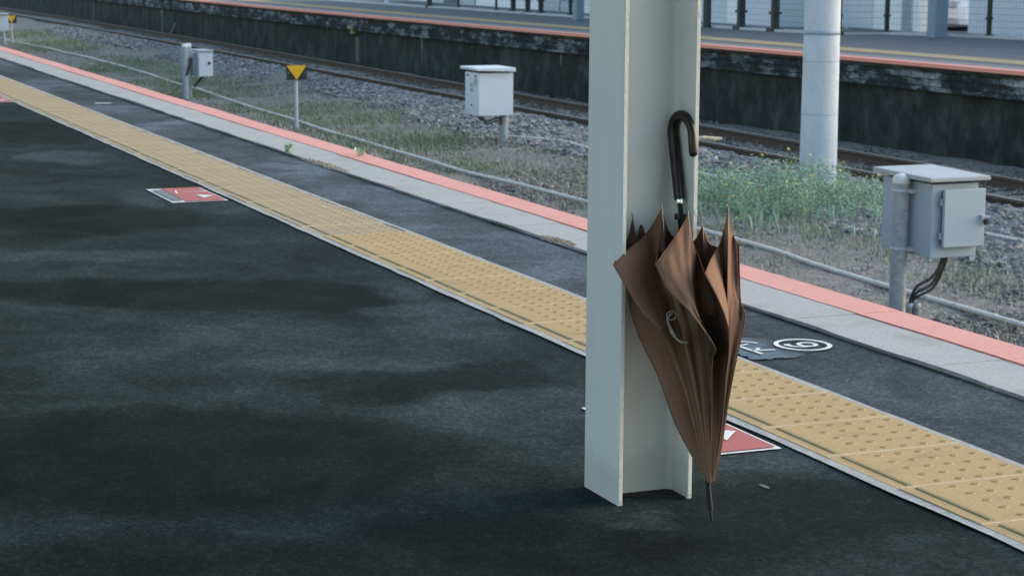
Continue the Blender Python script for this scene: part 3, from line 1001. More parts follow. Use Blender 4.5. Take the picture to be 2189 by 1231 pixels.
b = MB()
b.tube([on_axis(.02), on_axis(.35), on_axis(.640)], .0052, 12)
b.build("shaft", ['shaft'], umb)
b = MB()
b.tube([on_axis(.0005), on_axis(.006), on_axis(.052), on_axis(.080)], [.0022, .0026, .0029, .0034], 10)
b.build("ferrule", ['shaft'], umb)
b = MB()
b.tube([on_axis(.0600), on_axis(.0655)], .0046, 12)
b.build("tip_ring", ['chrome'], umb)
b = MB()
b.tube([on_axis(.575), on_axis(.60), on_axis(.602), on_axis(.606)], [.0085, .0085, .011, .011], 12)
rn = b.build("runner", ['shaft'], umb)
b = MB()
rc = on_axis(.603)
b.box((rc.x - .018, rc.y - .012, rc.z - .006), (rc.x - .008, rc.y - .004, rc.z + .006))
b.build("catch", ['shaft'], rn, bevel=.001)
# crook handle: straight grip in the corner of the column, crook swung out along the flange
base, topp = on_axis(.636), on_axis(.772)
pts = [base, on_axis(.66), on_axis(.70), on_axis(.735), topp]
rad = [.0114, .0118, .0118, .0117, .0115]
R_ = .0365
side = Vector((.11, -1.0, 0)).normalized()
upd = Vector((0.0, .16, 1)).normalized()
c = topp + side * R_
for a in np.linspace(12, 180, 15):
    aa = math.radians(a)
    pts.append(c - side * R_ * math.cos(aa) + upd * R_ * 1.08 * math.sin(aa))
    rad.append(.0115 - .0023 * a / 180)
e = pts[-1]
pts += [e - upd * .018, e - upd * .034, e - upd * .041, e - upd * .044]
rad += [.0092, .0092, .0078, .0038]
b = MB()
b.tube(pts, rad, 18)
hd = b.build("crook_handle", ['handle'], umb)
b = MB()
b.tube([on_axis(.6255), on_axis(.6265), on_axis(.6385), on_axis(.640)], [.0080, .0088, .0092, .0086], 16)
b.build("collar", ['chrome'], umb)
# loose tie with its ring
b = MB()
sp_ = cr([(-.0695, .0596, .4257), (-.0775, .0619, .4123), (-.0719, .0600, .3927), (-.0653, .0520, .3761), (-.0557, .0420, .3667), (-.0457, .0340, .3673)], 20)
vs = []
for i, p in enumerate(sp_):
    w = .0028 + .0008 * math.sin(i * .8)
    vs += [tuple(p + np.array([w * .8, -w * .5, w * .5])), tuple(p - np.array([w * .8, -w * .5, w * .5]))]
b.add(vs, [(2 * i, 2 * i + 1, 2 * i + 3, 2 * i + 2) for i in range(len(sp_) - 1)], 0, True)
st = b.build("tie_strap", ['strap'], umb)
sm_ = st.modifiers.new("thick", 'SOLIDIFY')
sm_.thickness = .0012
b = MB()
cc = np.array([-.0715, .0570, .4200])
b.tube([tuple(cc + np.array([.009 * math.cos(a), -.0050 * math.cos(a) * .6, .009 * math.sin(a)])) for a in np.linspace(0, 2 * math.pi * .97, 22)], .0013, 6)
b.build("tie_ring", ['strap'], st)


# ------------------------------------------------------------------ track
b = MB()
RAIL_PROF = [(-.0625, 0), (.0625, 0), (.0625, .010), (.012, .026), (.008, .04), (.008, .11), (.0325, .122), (.0325, .148), (.024, .153), (-.024, .153),
             (-.0325, .148), (-.0325, .122), (-.008, .11), (-.008, .04), (-.012, .026), (-.0625, .010)]
RY = list(np.arange(-5, 60, 5.0)) + [70, 90, 120]


def railx(x0, y):
    return x0 - (0.00035 * max(0, y - 42) ** 2)


for x0, nm, lab in ((11.465, "rail", "rusty steel rail nearer the platform bordered by grey ballast"),
                    (12.53, "rail", "rusty steel rail farther off under the dark opposite platform wall")):
    b = MB()
    n = len(RAIL_PROF)
    vs = [(railx(x0, y) + px, y, -1.253 + pz) for y in RY for px, pz in RAIL_PROF]
    fs, mi = [], []
    for i in range(len(RY) - 1):
        for j in range(n):
            f = (i * n + j, i * n + (j + 1) % n, (i + 1) * n + (j + 1) % n, (i + 1) * n + j)
            b.add([], [], 0)
            fs.append((f, 1 if j == 8 else 0))
    o0 = len(b.v)
    b.v += vs
    for f, m_ in fs:
        b.f.append(list(f))
        b.m.append(m_)
        b.sm.append(False)
    tag(b.build(nm, ['rail', 'rail_top']), lab, "rail", "rails of the far track")
# sleepers (ballasted up to their tops) with rail clips
sl0 = None
for k in range(96):
    y = 9.0 + .60 * k
    dx = railx(0, y)
    if sl0 is None:
        b = MB()
        b.box((-1.0, -.11, -.15), (1.0, .11, 0))
        sl0 = b.build("sleeper", ['sleeper'], bevel=.012)
        for q, cxp in enumerate((-.62, -.45, .45, .62)):
            b = MB()
            b.box((cxp - .03, -.05, 0), (cxp + .03, .05, .035))
            b.box((cxp - .012, -.02, .0352), (cxp + .012, .02, .07))
            cl = b.build("rail_clip", ['clip'], sl0, bevel=.006)
        s = sl0
    else:
        s = sl0.copy()
        COL.objects.link(s)
        for ch in list(sl0.children):
            c2 = ch.copy()
            COL.objects.link(c2)
            c2.parent = s
    s.location = (11.998 + dx, y, -1.245)
    tag(s, "brown sleeper bedded in ballast across the rusty far track", "sleeper", "sleepers of the far track")

b = MB()
b.box((-.09, -.13, 0), (.09, .13, .03))
o = b.build("board", ['board'], loc=(11.70, 22.05, -1.115), bevel=.004)
o.rotation_euler = (0, 0, .5)
tag(o, "short pale yellowish board lying between the rails right of the column", "board")


# ------------------------------------------------------------------ ballast and pebbles
def stones(name, pts, size, mats, flat=.75):
    """irregular octahedron-based stones"""
    n = len(pts)
    base = np.array([(1, 0, 0), (-1, 0, 0), (0, 1, 0), (0, -1, 0), (0, 0, 1), (0, 0, -1),
                     (.62, .62, .5), (-.62, .62, .4), (-.62, -.62, .55), (.62, -.62, .45)], float)
    fc = np.array([(0, 6, 4), (6, 2, 4), (2, 7, 4), (7, 1, 4), (1, 8, 4), (8, 3, 4), (3, 9, 4), (9, 0, 4),
                   (0, 5, 6), (6, 5, 2), (2, 5, 7), (7, 5, 1), (1, 5, 8), (8, 5, 3), (3, 5, 9), (9, 5, 0)])
    V = base[None] * rng.uniform(.65, 1.25, (n, 10, 1))
    sc = size * rng.uniform(.6, 1.35, (n, 1, 1))
    V = V * sc * np.concatenate([rng.uniform(.8, 1.3, (n, 1, 1)), rng.uniform(.7, 1.1, (n, 1, 1)), flat * rng.uniform(.6, 1.1, (n, 1, 1))], 2)
    th = rng.uniform(0, 6.283, n)
    al = rng.uniform(-.7, .7, n)
    y = V[:, :, 1] * np.cos(al)[:, None] - V[:, :, 2] * np.sin(al)[:, None]
    z = V[:, :, 1] * np.sin(al)[:, None] + V[:, :, 2] * np.cos(al)[:, None]
    x = V[:, :, 0] * np.cos(th)[:, None] - y * np.sin(th)[:, None]
    y = V[:, :, 0] * np.sin(th)[:, None] + y * np.cos(th)[:, None]
    V = np.stack([x, y, z], -1) + pts[:, None, :]
    F = (fc[None] + (np.arange(n) * 10)[:, None, None]).reshape(-1, 3)
    return bulk(name, V.reshape(-1, 3), F, mats)


def scatter(n, x0, x1, ya, yb, power=1.7):
    """denser nearby, as far as the picture resolves stones"""
    u = rng.uniform(0, 1, n)
    y = ya + (yb - ya) * u ** power
    return rng.uniform(x0, x1, n), y


x, y = scatter(36000, 9.4, 11.42, 9, 62, 1.8)
lo = 10.15 + (vnoise(y, y * 0, .35, 9) - .5) * .9 + np.clip(y - 30, 0, 30) * .012 - .35 * np.clip((26 - y) / 8, 0, 1)
keep = x > lo + rng.normal(0, .12, len(x))
x, y = x[keep], y[keep]
z = gz(x) + rng.uniform(-.012, .022, len(x))
o = stones("ballast", np.stack([x, y, z], 1), .043, ['stone'])
stuff(o, "grey and brown crushed stone ballast sloping down from the near rail", "ballast")
x, y = scatter(13000, 11.5, 13.9, 9, 62, 1.7)
keep = (np.abs(x - 12.53) > .07)
x, y = x[keep], y[keep]
z = gz(x) + rng.uniform(-.02, .012, len(x))
o = stones("rusty_ballast", np.stack([x, y, z], 1), .034, ['stone_rust'])
stuff(o, "rust brown ballast stones between and behind the rails", "ballast")
x, y = scatter(42000, 5.6, 10.6, 9, 42, 2.0)
keep = vnoise(x, y, .9, 21) + rng.uniform(-.3, .3, len(x)) > .34
x, y = x[keep], y[keep]
z = gz(x) + rng.uniform(-.01, .012, len(x))
o = stones("pebble", np.stack([x, y, z], 1), .022, ['pebble'])
stuff(o, "loose pebbles and clods strewn over the earth between platform and ballast", "pebbles")


# ------------------------------------------------------------------ grass
def blades(name, x, y, h, mats, mi=None, lean=.45, width=.004):
    n = len(x)
    z = gz(x) - .01
    th = rng.uniform(0, 6.283, n)
    ln = rng.uniform(0, lean, n) * h
    ph = rng.uniform(0, 6.283, n)
    dx, dy = np.cos(th), np.sin(th)
    lx, ly = np.cos(ph) * ln, np.sin(ph) * ln
    w = width * rng.uniform(.7, 1.5, n)
    V = np.zeros((n, 5, 3))
    V[:, 0] = np.stack([x - dx * w, y - dy * w, z], 1)
    V[:, 1] = np.stack([x + dx * w, y + dy * w, z], 1)
    V[:, 2] = np.stack([x + lx * .35 + dx * w * .8, y + ly * .35 + dy * w * .8, z + h * .6], 1)
    V[:, 3] = np.stack([x + lx * .35 - dx * w * .8, y + ly * .35 - dy * w * .8, z + h * .6], 1)
    V[:, 4] = np.stack([x + lx, y + ly, z + h * (1 - .25 * rng.uniform(0, 1, n))], 1)
    o5 = (np.arange(n) * 5)[:, None]
    T1 = np.concatenate([o5 + np.array([[0, 1, 2]]), o5 + np.array([[0, 2, 3]]), o5 + np.array([[3, 2, 4]])], 0)
    m3 = None if mi is None else np.concatenate([mi, mi, mi])
    return bulk(name, V.reshape(-1, 3), T1, mats, m3)


N = 190000
x, y = scatter(N, 5.8, 10.8, 9.5, 62, 1.6)
# greener in the middle band farther left, drier and thinner close by
d = .50 * vnoise(x, y, .55, 31) + .35 * vnoise(x, y, 1.9, 32) + .15 * vnoise(x, y, 5, 33)
band = np.exp(-((x - 8.95) / .85) ** 2) * .30
far = np.clip((y - 17) / 14, 0, 1) * .16
green = d + band + far + .05 * (rng.uniform(0, 1, N) - .5)
near_dry = np.clip((19 - y) / 5, 0, 1) * .10
green -= near_dry + .03
edge = np.clip((x - (9.9 + .5 * (vnoise(y, y * 0, .4, 34) - .5))) / .35, 0, 1)
pk = np.clip((d - .20) * 2.4, .14, 1) * (1 - edge) * np.where(x < 7.85, .55, 1.0)
pk *= .74
pk *= 1 - .45 * np.clip((22 - y) / 6, 0, 1)
keep = rng.uniform(0, 1, N) < pk
x, y, green = x[keep], y[keep], green[keep]
isg = (green + rng.normal(0, .10, len(x))) > .72
h = rng.uniform(.025, .075, len(x)) * (1 + .9 * vnoise(x, y, 1.2, 35)) * np.where(isg, 1.1, .85)
o = blades("grass", x, y, h, ['grass_dry', 'grass_green'], (isg).astype(int), .9, .0042)
stuff(o, "thin patchy green and straw coloured grass over the old track bed", "grass")


# lush weeds round the concrete pole
def leaves(name, C3, size, mats, mi=None, upb=.5):
    n = len(C3)
    nrm = rng.normal(0, 1, (n, 3)) + np.array([0, 0, upb])
    nrm /= np.linalg.norm(nrm, axis=1)[:, None]
    a = np.cross(nrm, rng.normal(0, 1, (n, 3)))
    a /= np.linalg.norm(a, axis=1)[:, None]
    c = np.cross(nrm, a)
    s = (size * rng.uniform(.6, 1.4, n))[:, None]
    V = np.stack([C3 - a * s, C3 + c * s * .42, C3 + a * s, C3 - c * s * .42], 1).reshape(-1, 3)
    F = np.arange(n * 4).reshape(-1, 4)
    return bulk(name, V, F, mats, mi)


cl = []
for q in range(520):
    cx_, cy_ = rng.uniform(8.75, 10.75), rng.uniform(15.2, 19.0)
    dd = math.hypot((cx_ - 9.85) / 1.0, (cy_ - 17.1) / 1.75)
    if dd > 1 + rng.uniform(-.55, .12):
        continue
    if float(vnoise(cx_, cy_, 2.1, 71)) < .36 + .25 * max(0, dd - .5):
        continue
    hh = rng.uniform(.06, .44) * (1.15 - .65 * dd) * (.55 + .9 * float(vnoise(cx_, cy_, 1.3, 72)))
    cl.append((cx_, cy_, hh))
P, Fm = [], []
for (cx_, cy_, hh) in cl:
    nl = int(90 + 290 * hh)
    lx, ly = rng.normal(0, .10), rng.normal(0, .10)
    for i in range(nl):
        s = rng.uniform(.05, 1)
        P.append((cx_ + lx * s + rng.normal(0, .045 * (.5 + s)), cy_ + ly * s + rng.normal(0, .045 * (.5 + s)), float(gz(cx_)) + hh * s))
        Fm.append(0)
    if rng.uniform() < .48:
        for i in range(rng.integers(3, 6)):
            P.append((cx_ + lx + rng.normal(0, .009), cy_ + ly + rng.normal(0, .009), float(gz(cx_)) + hh * 1.08 + rng.uniform(-.006, .008)))
            Fm.append(1)
P = np.array(P)
o = leaves("weed_clump", P, np.where(np.array(Fm) == 1, .017, .0125), ['weed', 'flower'], np.array(Fm))
n = 1500
ra, rr_ = rng.uniform(0, 6.283, n), np.sqrt(rng.uniform(0, 1, n))
x, y = 9.80 + 1.25 * rr_ * np.cos(ra), 16.9 + 2.3 * rr_ * np.sin(ra)
o2 = blades("weed_grass", x, y, rng.uniform(.08, .36, n) * (1.1 - .6 * rr_), ['weed', 'grass_dry'], (rng.uniform(0, 1, n) < .22).astype(int), .7, .0045)
stuff(o2, "thin upright grass blades mixed among the flowering weeds round the concrete pole", "grass")
stuff(o, "lush green weeds with tiny yellow flowers crowding the foot of the concrete pole", "weeds")


def small_weed(loc, hgt, spread, n, label, m_='weed', size=.02):
    t = thing("weed", label, "weed", loc)
    b = MB()
    P = []
    for k in range(5):
        a = rng.uniform(0, 6.283)
        e = (spread * math.cos(a) * .7, spread * math.sin(a) * .7, hgt * rng.uniform(.6, 1))
        b.tube([(0, 0, 0), (e[0] * .4, e[1] * .4, e[2] * .6), e], [.003, .002, .001], 5)
        for i in range(n // 5):
            s = rng.uniform(.15, 1)
            P.append((e[0] * s + rng.normal(0, spread * .22), e[1] * s + rng.normal(0, spread * .22), max(.004, e[2] * s + rng.normal(0, .008))))
    b.build("stem", ['twig'], t)
    o = leaves("foliage", np.array(P), np.full(len(P), size), [m_])
    o.parent = t
    return t


small_weed((3.222, 11.15, 0), .06, .024, 60, "small bright green weed growing in the slab joint at the edge of the dark asphalt", size=.016)
small_weed((3.575, 10.9, -.002), .05, .05, 36, "tiny sparse weed sprouting through a gap in the coral edge paint", size=.012)

# ------------------------------------------------------------------ cable conduits
pth = [(7.9, 56), (8.15, 49.5), (8.35, 42.1), (8.17, 34.8), (7.95, 30), (7.87, 26.8), (7.72, 21.2), (7.84, 17.24), (7.93, 14.31), (7.80, 12.7), (7.80, 10.4), (7.75, 6), (7.8, 0)]
c3 = cr([(a * 1.0436, y_ * 1.0436, -1.262) for a, y_ in pth], 120)
c3[:, 0] += (vnoise(c3[:, 1], c3[:, 1] * 0, .5, 41) - .5) * .09
c3[:, 2] += (vnoise(c3[:, 1], c3[:, 1] * 0, .7, 42) - .5) * .022
b = MB()
b.tube([tuple(p) for p in c3], .021, 10)
tag(b.build("cable_conduit", ['pipe']), "long pale cable pipe running along the ground close to the near platform edge", "pipe")
pth = [(9.58, 23.6), (9.72, 23.3), (9.99, 22.7), (9.90, 21.6), (9.85, 18.77), (9.93, 13.9), (9.95, 13.3), (9.9, 9), (9.9, 3)]
c3 = cr([(a * 1.037, y_ * 1.037, -1.215) for a, y_ in pth], 70)
c3[:, 2] += (vnoise(c3[:, 1], c3[:, 1] * 0, .7, 43) - .5) * .02
b = MB()
b.tube([tuple(p) for p in c3], .017, 10)
tag(b.build("cable_conduit", ['pipe']), "shorter pale cable pipe skirting the ballast from the middle box to the right edge", "pipe")

# ------------------------------------------------------------------ right signal box on a post
t = thing("signal_box", "large grey metal box with slab lid and front door, nearest at right on round post", "signal box", (7.04, 10.72, -1.31), "trackside signal boxes")
ox, oy, oz = 7.04, 10.72, -1.31


def L_(x, y, z):
    return (x - ox, y - oy, z - oz)


b = MB()
b.box(L_(7.105, 10.475, -.710), L_(7.440, 11.030, -.252))
body = b.build("body", ['box_paint'], t, bevel=.006)
b = MB()
b.box(L_(7.13, 10.50, -.2515), L_(7.42, 11.01, -.2345))
b.build("lid_gap_dark", ['gap'], body)  # dark block standing in for the shaded gap under the lid
b = MB()
z0 = -.234
vsx = [(7.055, 10.425), (7.495, 10.425), (7.495, 11.075), (7.055, 11.075)]
b.add([L_(x, y, z0) for x, y in vsx] + [L_(x, y, z0 + .028 + (.008 if y > 10.7 else 0)) for x, y in vsx],
      [(3, 2, 1, 0), (4, 5, 6, 7), (0, 1, 5, 4), (1, 2, 6, 5), (2, 3, 7, 6), (3, 0, 4, 7)])
b.build("lid", ['box_lid'], t, bevel=.005)
b = MB()
b.box(L_(7.165, 10.425, -.640), L_(7.462, 10.452, -.283))
dr = b.build("door", ['box_paint'], t, bevel=.004)
b = MB()
b.box(L_(7.175, 10.4525, -.628), L_(7.450, 10.4745, -.295))
b.build("door_gap_dark", ['gap'], dr)  # shaded gap behind the door, put in as a dark block
for zz in (-.36, -.57):
    b = MB()
    b.tube([L_(7.155, 10.447, zz - .02), L_(7.155, 10.447, zz + .02)], .009, 8)
    b.build("hinge", ['galv'], dr)
b = MB()
b.box(L_(7.425, 10.398, -.470), L_(7.448, 10.4245, -.445))
b.tube([L_(7.44, 10.40, -.458), L_(7.475, 10.39, -.458)], .007, 8)
b.build("handle", ['galv_pale'], dr)
b = MB()
b.box(L_(7.45, 10.395, -.505), L_(7.475, 10.42, -.47))
b.build("padlock", ['cable'], dr, bevel=.003)
for zz in (-.712, -.745):
    pass
b = MB()
b.box(L_(7.400, 10.48, -.735), L_(7.440, 10.52, -.7105))
b.build("foot_bracket", ['box_paint'], body)
b = MB()
b.box(L_(7.105, 10.48, -.728), L_(7.125, 10.52, -.7105))
b.build("foot_bracket", ['box_paint'], body)
# post
b = MB()
b.lathe([(.0515, 0.0), (.0515, 1.045)], n=24)
post = b.build("post", ['galv'], t)
b = MB()
b.lathe([(.0555, 1.045), (.0555, 1.072), (.046, 1.090), (.026, 1.102), (0.001, 1.106)], n=24)
b.build("post_cap", ['cap'], post)
for zz in (.998, .635):
    b = MB()
    b.lathe([(.0518, zz - .009), (.0565, zz - .009), (.0565, zz + .009), (.0518, zz + .009)], n=24)
    b.box((.02, -.075, zz - .012), (.0648, .075, zz + .012))
    b.build("clamp_band", ['galv_pale'], t)
# cables into two conduit stubs
for dx_, s_ in ((0, 0.015), (.035, -.045), (.015, -.02)):
    b = MB()
    pc = cr([L_(7.30 + dx_, 10.62, -.70), L_(7.265 + dx_, 10.60, -.78), L_(7.20 + dx_ * .6, 10.595, -.87 + s_), L_(7.10 + dx_ * .3, 10.60, -.92 + s_), L_(7.07 + dx_ * .5, 10.62, -1.0), L_(7.065 + dx_ * .6, 10.62, -1.10)], 26)
    b.tube([tuple(p) for p in pc], .0095, 8)
    b.build("cable", ['cable'], t)
    if dx_ == .015:
        continue
    b = MB()
    b.lathe([(.019, 0), (.019, .27), (.022, .272), (.022, .30), (.014, .302)], L_(7.066 + dx_ * 1.3, 10.62 - dx_ * .4, -1.31), 12)
    b.build("conduit_stub", ['galv'], t)

# ------------------------------------------------------------------ middle box
ox, oy, oz = 9.875, 24.25, -1.31
t = thing("signal_box", "pale grey box with overhanging lid and looping cables on short pole left of column", "signal box", (ox, oy, oz), "trackside signal boxes")
b = MB()
b.box(L_(9.456, 24.06, -.926), L_(9.930, 24.54, -.385))
body = b.build("body", ['box_white'], t, bevel=.006)
b = MB()
b.box(L_(9.49, 24.09, -.3845), L_(9.90, 24.51, -.352))
b.build("lid_gap_dark", ['gap'], body)  # dark block painting the shade in the gap below this lid
b = MB()
vsx = [(9.415, 24.01), (9.945, 24.01), (9.945, 24.62), (9.415, 24.62)]
b.add([L_(x, y, -.352 - (.018 if (x > 9.6 and y < 24.2) else 0)) for x, y in vsx] + [L_(x, y, -.318) for x, y in vsx],
      [(3, 2, 1, 0), (4, 5, 6, 7), (0, 1, 5, 4), (1, 2, 6, 5), (2, 3, 7, 6), (3, 0, 4, 7)])
b.build("lid", ['box_white'], t, bevel=.005)
for (yy, zz, sy_, sz_) in ((24.17, -.50, .05, .035), (24.30, -.545, .045, .025), (24.30, -.61, .05, .02)):
    b = MB()
    b.box(L_(9.452, yy - sy_, zz - sz_), L_(9.4555, yy + sy_, zz + sz_))
    b.build("label_plate", ['galv'], body)
for (yy, zz) in ((24.16, -.43), (24.44, -.425), (24.30, -.80)):
    b = MB()
    b.tube([L_(9.456, yy, zz), L_(9.444, yy, zz)], .013, 8)
    b.build("bolt", ['gap'], body)
b = MB()
b.lathe([(.062, 0), (.062, .383)], n=20)
b.build("post", ['galv'], t)
for s_ in (0, .035):
    b = MB()
    pc = cr([L_(9.47 + s_, 24.12, -.925), L_(9.50 + s_, 24.12, -.965), L_(9.60, 24.12, -1.0 - s_), L_(9.73, 24.14, -.965 - s_), L_(9.81, 24.18, -.99 - s_), L_(9.83, 24.21, -1.05)], 24)
    b.tube([tuple(p) for p in pc], .011, 8)
    b.build("cable", ['cable'], t)


# ------------------------------------------------------------------ twin-post box farther left
ox, oy, oz = 7.87, 33.2, -1.31
t = thing("signal_box", "small white box bracketed to a pair of white capped grey posts by the coral edge", "signal box", (ox, oy, oz), "trackside signal boxes")
for px_, py_ in ((7.845, 33.2), (7.955, 33.42)):
    b = MB()
    b.lathe([(.052, 0), (.052, .87)], L_(px_, py_, -1.31), 16)
    po = b.build("post", ['galv'], t)
    b = MB()
    b.lathe([(.057, .87), (.057, .892), (.045, .912), (.022, .922), (.001, .925)], L_(px_, py_, -1.31), 16)
    b.build("post_cap", ['cap'], po)
b = MB()
b.box(L_(8.075, 33.2, -.935), L_(8.315, 33.75, -.520))
body = b.build("body", ['box_white'], t, bevel=.01)
b = MB()
b.box(L_(8.06, 33.17, -.5195), L_(8.33, 33.78, -.500))
b.build("lid", ['box_lid'], t, bevel=.006)
b = MB()
b.box(L_(8.235, 33.175, -.735), L_(8.27, 33.1995, -.69))
b.build("handle", ['cable'], body)
b = MB()
b.box(L_(8.0085, 33.33, -.90), L_(8.0745, 34.2, -.56))
b.box(L_(7.90, 33.30, -.62), L_(8.008, 33.36, -.50))
b.build("bracket_plate", ['galv'], t)
for p_ in ([L_(8.18, 33.35, -.93), L_(8.13, 33.35, -.99), L_(8.07, 33.33, -1.05), L_(8.02, 33.3, -1.1)],
           [L_(7.925, 33.15, -.62), L_(7.915, 33.14, -.72), L_(7.88, 33.14, -.84), L_(7.85, 33.14, -.90)]):
    b = MB()
    b.tube([tuple(p) for p in cr(p_, 14)], .022, 8)
    b.build("cable", ['cable'], t)

# box at the left picture edge
ox, oy, oz = 7.95, 53.6, -1.31
t = thing("signal_box", "white box half cut off at the left picture edge beside the distant yellow triangle sign", "signal box", (ox, oy, oz), "trackside signal boxes")
b = MB()
b.box(L_(7.70, 53.6, -.95), L_(8.09, 54.1, -.53))
b.build("body", ['box_white'], t, bevel=.01)
b = MB()
b.box(L_(7.67, 53.55, -.5295), L_(8.12, 54.15, -.505))
b.build("lid", ['box_lid'], t, bevel=.006)
b = MB()
b.lathe([(.055, 0), (.055, .359)], n=14)
b.build("post", ['galv'], t)
b = MB()
b.tube([tuple(p) for p in cr([L_(8.05, 53.7, -.95), L_(8.03, 53.68, -1.0), L_(7.98, 53.66, -1.05), L_(7.93, 53.62, -1.12)], 12)], .025, 8)
b.build("cable", ['cable'], t)


# ------------------------------------------------------------------ triangle signs
def tri_sign(x, y, zb, zt, hw, label, poleh):
    t = thing("marker_sign", label, "sign", (x, y, -1.31), "yellow triangle marker signs")
    z0, z1 = zb + 1.31, zt + 1.31
    b = MB()
    b.box((-hw, -.006, z0), (hw, .006, z1))
    b.build("panel", ['sign_black'], t)
    b = MB()
    tr = [(-hw + .004, z1 - .004), (hw - .004, z1 - .004), (0, z0 + .004)]
    b.add([(px, -.0095, pz) for px, pz in tr] + [(px, -.0062, pz) for px, pz in tr], [(0, 2, 1), (3, 4, 5), (0, 1, 4, 3), (1, 2, 5, 4), (2, 0, 3, 5)])
    b.build("triangle", ['sign_yellow'], t)
    for sx in (-1, 1):
        b = MB()
        b.tube([(sx * hw * .8, -.006, (z0 + z1) / 2 - .005), (sx * hw * .8, -.012, (z0 + z1) / 2 - .005)], .006, 8)
        b.build("bolt", ['galv_pale'], t)
    b = MB()
    b.tube([(0, .032, 0), (0, .032, z1 - .03)], .0255, 12)
    b.build("pole", ['galv_pale'], t)
    return t


s_ = tri_sign(7.963, 27.12, -.622, -.418, .146, "yellow downward triangle on black plate, nearer sign standing between two boxes", 0)
s_.rotation_euler = (0, 0, -.02)
tri_sign(8.227, 54.0, -.758, -.566, .128, "tiny distant yellow downward triangle sign near the left picture edge", 0)

# ------------------------------------------------------------------ concrete pole
t = thing("utility_pole", "round pale concrete pole rising from green weeds between the tracks", "pole", (10.51, 17.5, -1.35))
b = MB()
b.lathe([(.188, 0), (.180, 1.0), (.176, 2.0), (.160, 6.0), (.145, 9.5)], n=36)
b.build("shaft", ['pole'], t)
for zz, w in ((1.72, .022), (1.44, .003), (.92, .003), (.42, .003)):
    b = MB()
    rr = .1805 - (zz - 1) * .004 if zz > 1 else .1885 - zz * .008
    b.lathe([(rr - .002, zz - w), (rr + .0012, zz - w), (rr + .0012, zz + w), (rr - .002, zz + w)], n=36)
    b.build("band", ['pole_band'], t)

# ------------------------------------------------------------------ far platform
FE = [(12.2, 120), (12.55, 75), (12.78, 50), (12.98, 40), (13.28, 32), (13.55, 26), (13.78, 22), (13.98, 17), (14.2, 10), (14.4, 0), (14.5, -15)]
fe = cr([(a, y_, 0) for a, y_ in FE], 60)
ZP = -.15


def ribbon(b, o0, o1, z0, z1, mi, zz=None):
    """extruded strip along the far platform edge: x offsets o0..o1, heights z0..z1"""
    n = len(fe)
    vs = []
    for p in fe:
        vs += [(p[0] + o0, p[1], z0), (p[0] + o1, p[1], z0), (p[0] + o1, p[1], z1), (p[0] + o0, p[1], z1)]
    fs = []
    for i in range(n - 1):
        for j in range(4):
            fs.append((i * 4 + j, i * 4 + (j + 1) % 4, (i + 1) * 4 + (j + 1) % 4, (i + 1) * 4 + j))
    b.add(vs, fs, mi)


b = MB()
ribbon(b, .0, .20, ZP - .045, ZP, 0)
struct(b.build("far_platform_edge_paint", ['coral_far']))
b = MB()
ribbon(b, .2005, .55, ZP - .06, ZP, 0)
struct(b.build("far_platform_edge", ['far_slab']))
b = MB()
ribbon(b, .5505, .93, ZP - .10, ZP - .002, 0)
ribbon(b, 1.4505, 26, ZP - .10, ZP - .004, 0)
struct(b.build("far_platform_deck", ['far_asphalt']))
b = MB()
ribbon(b, .9305, 1.45, ZP - .10, ZP + .003, 0)
struct(b.build("far_tactile_paving", ['tile_far']))
wl = thing("platform_wall", "sooty dark retaining wall under the opposite platform with a pale stained brick course on top", "wall", (13.5, 25, -1.3))
b = MB()
ribbon(b, .030, .2004, ZP - .09, ZP - .0455, 0)  # dark strip painting the shadow line under the overhanging edge
o = b.build("cap_shadow_strip", ['far_wall'], wl)
o.matrix_parent_inverse = Matrix.Translation((-13.5, -25, 1.3))
b = MB()
ribbon(b, .055, .50, ZP - .33, ZP - .0905, 0)
o = b.build("brick_course", ['far_band'], wl)
o.matrix_parent_inverse = Matrix.Translation((-13.5, -25, 1.3))
b = MB()
ribbon(b, .14, .60, -1.5, ZP - .3305, 0)
o = b.build("wall_face", ['far_wall'], wl)
o.matrix_parent_inverse = Matrix.Translation((-13.5, -25, 1.3))


def fx(y):
    return float(np.interp(y, fe[::-1, 1], fe[::-1, 0]))


# lime leaks: thin crusts on the wall face
for (yy, zt, zb, w) in ((66.5, -.5, -1.15, .09), (57.0, -.52, -1.2, .13), (36.6, -.5, -1.02, .05), (30.6, -.52, -.70, .04), (27.4, -.66, -1.12, .05)):
    n = 9
    L2, R2 = [], []
    for i in range(n):
        s = i / (n - 1)
        ww = w * (1 - .6 * s) * rng.uniform(.6, 1.2)
        z = zt + (zb - zt) * s
        cyy = yy + rng.normal(0, w * .12)
        L2.append((fx(yy) + .132, cyy - ww, z))
        R2.append((fx(yy) + .132, cyy + ww, z))
    b = MB()
    b.add(L2 + R2 + [(x + .02, y, z) for x, y, z in L2 + R2], [(i, i + 1, n + i + 1, n + i) for i in range(n - 1)], 0)
    o = b.build("lime_streak", ['leak'], wl)
    o.matrix_parent_inverse = Matrix.Translation((-13.5, -25, 1.3))
for yy, z in ((40.3, -.42), (26.3, -.47)):
    b = MB()
    b.box((-.05, -.16, -.05), (.10, .16, .03))
    b.box((-.02, -.10, -.14), (.10, .06, -.0505))
    o = b.build("wall_bracket", ['lichen'], loc=(fx(yy) + .05, yy, z), bevel=.02)
    tag(o, "yellowed stone corbel on the opposite wall " + ("above a drain stain far left of column" if yy > 30 else "just left of the column"), "corbel", "corbels on the opposite wall")
b = MB()
b.box((-.012, -.11, -.5), (.02, .11, 0))
o = b.build("drain_stain", ['sleeper'], wl)
o.location = (fx(40.2) + .145, 40.2, -.62)
o.matrix_parent_inverse = Matrix.Translation((-13.5, -25, 1.3))
b = MB()
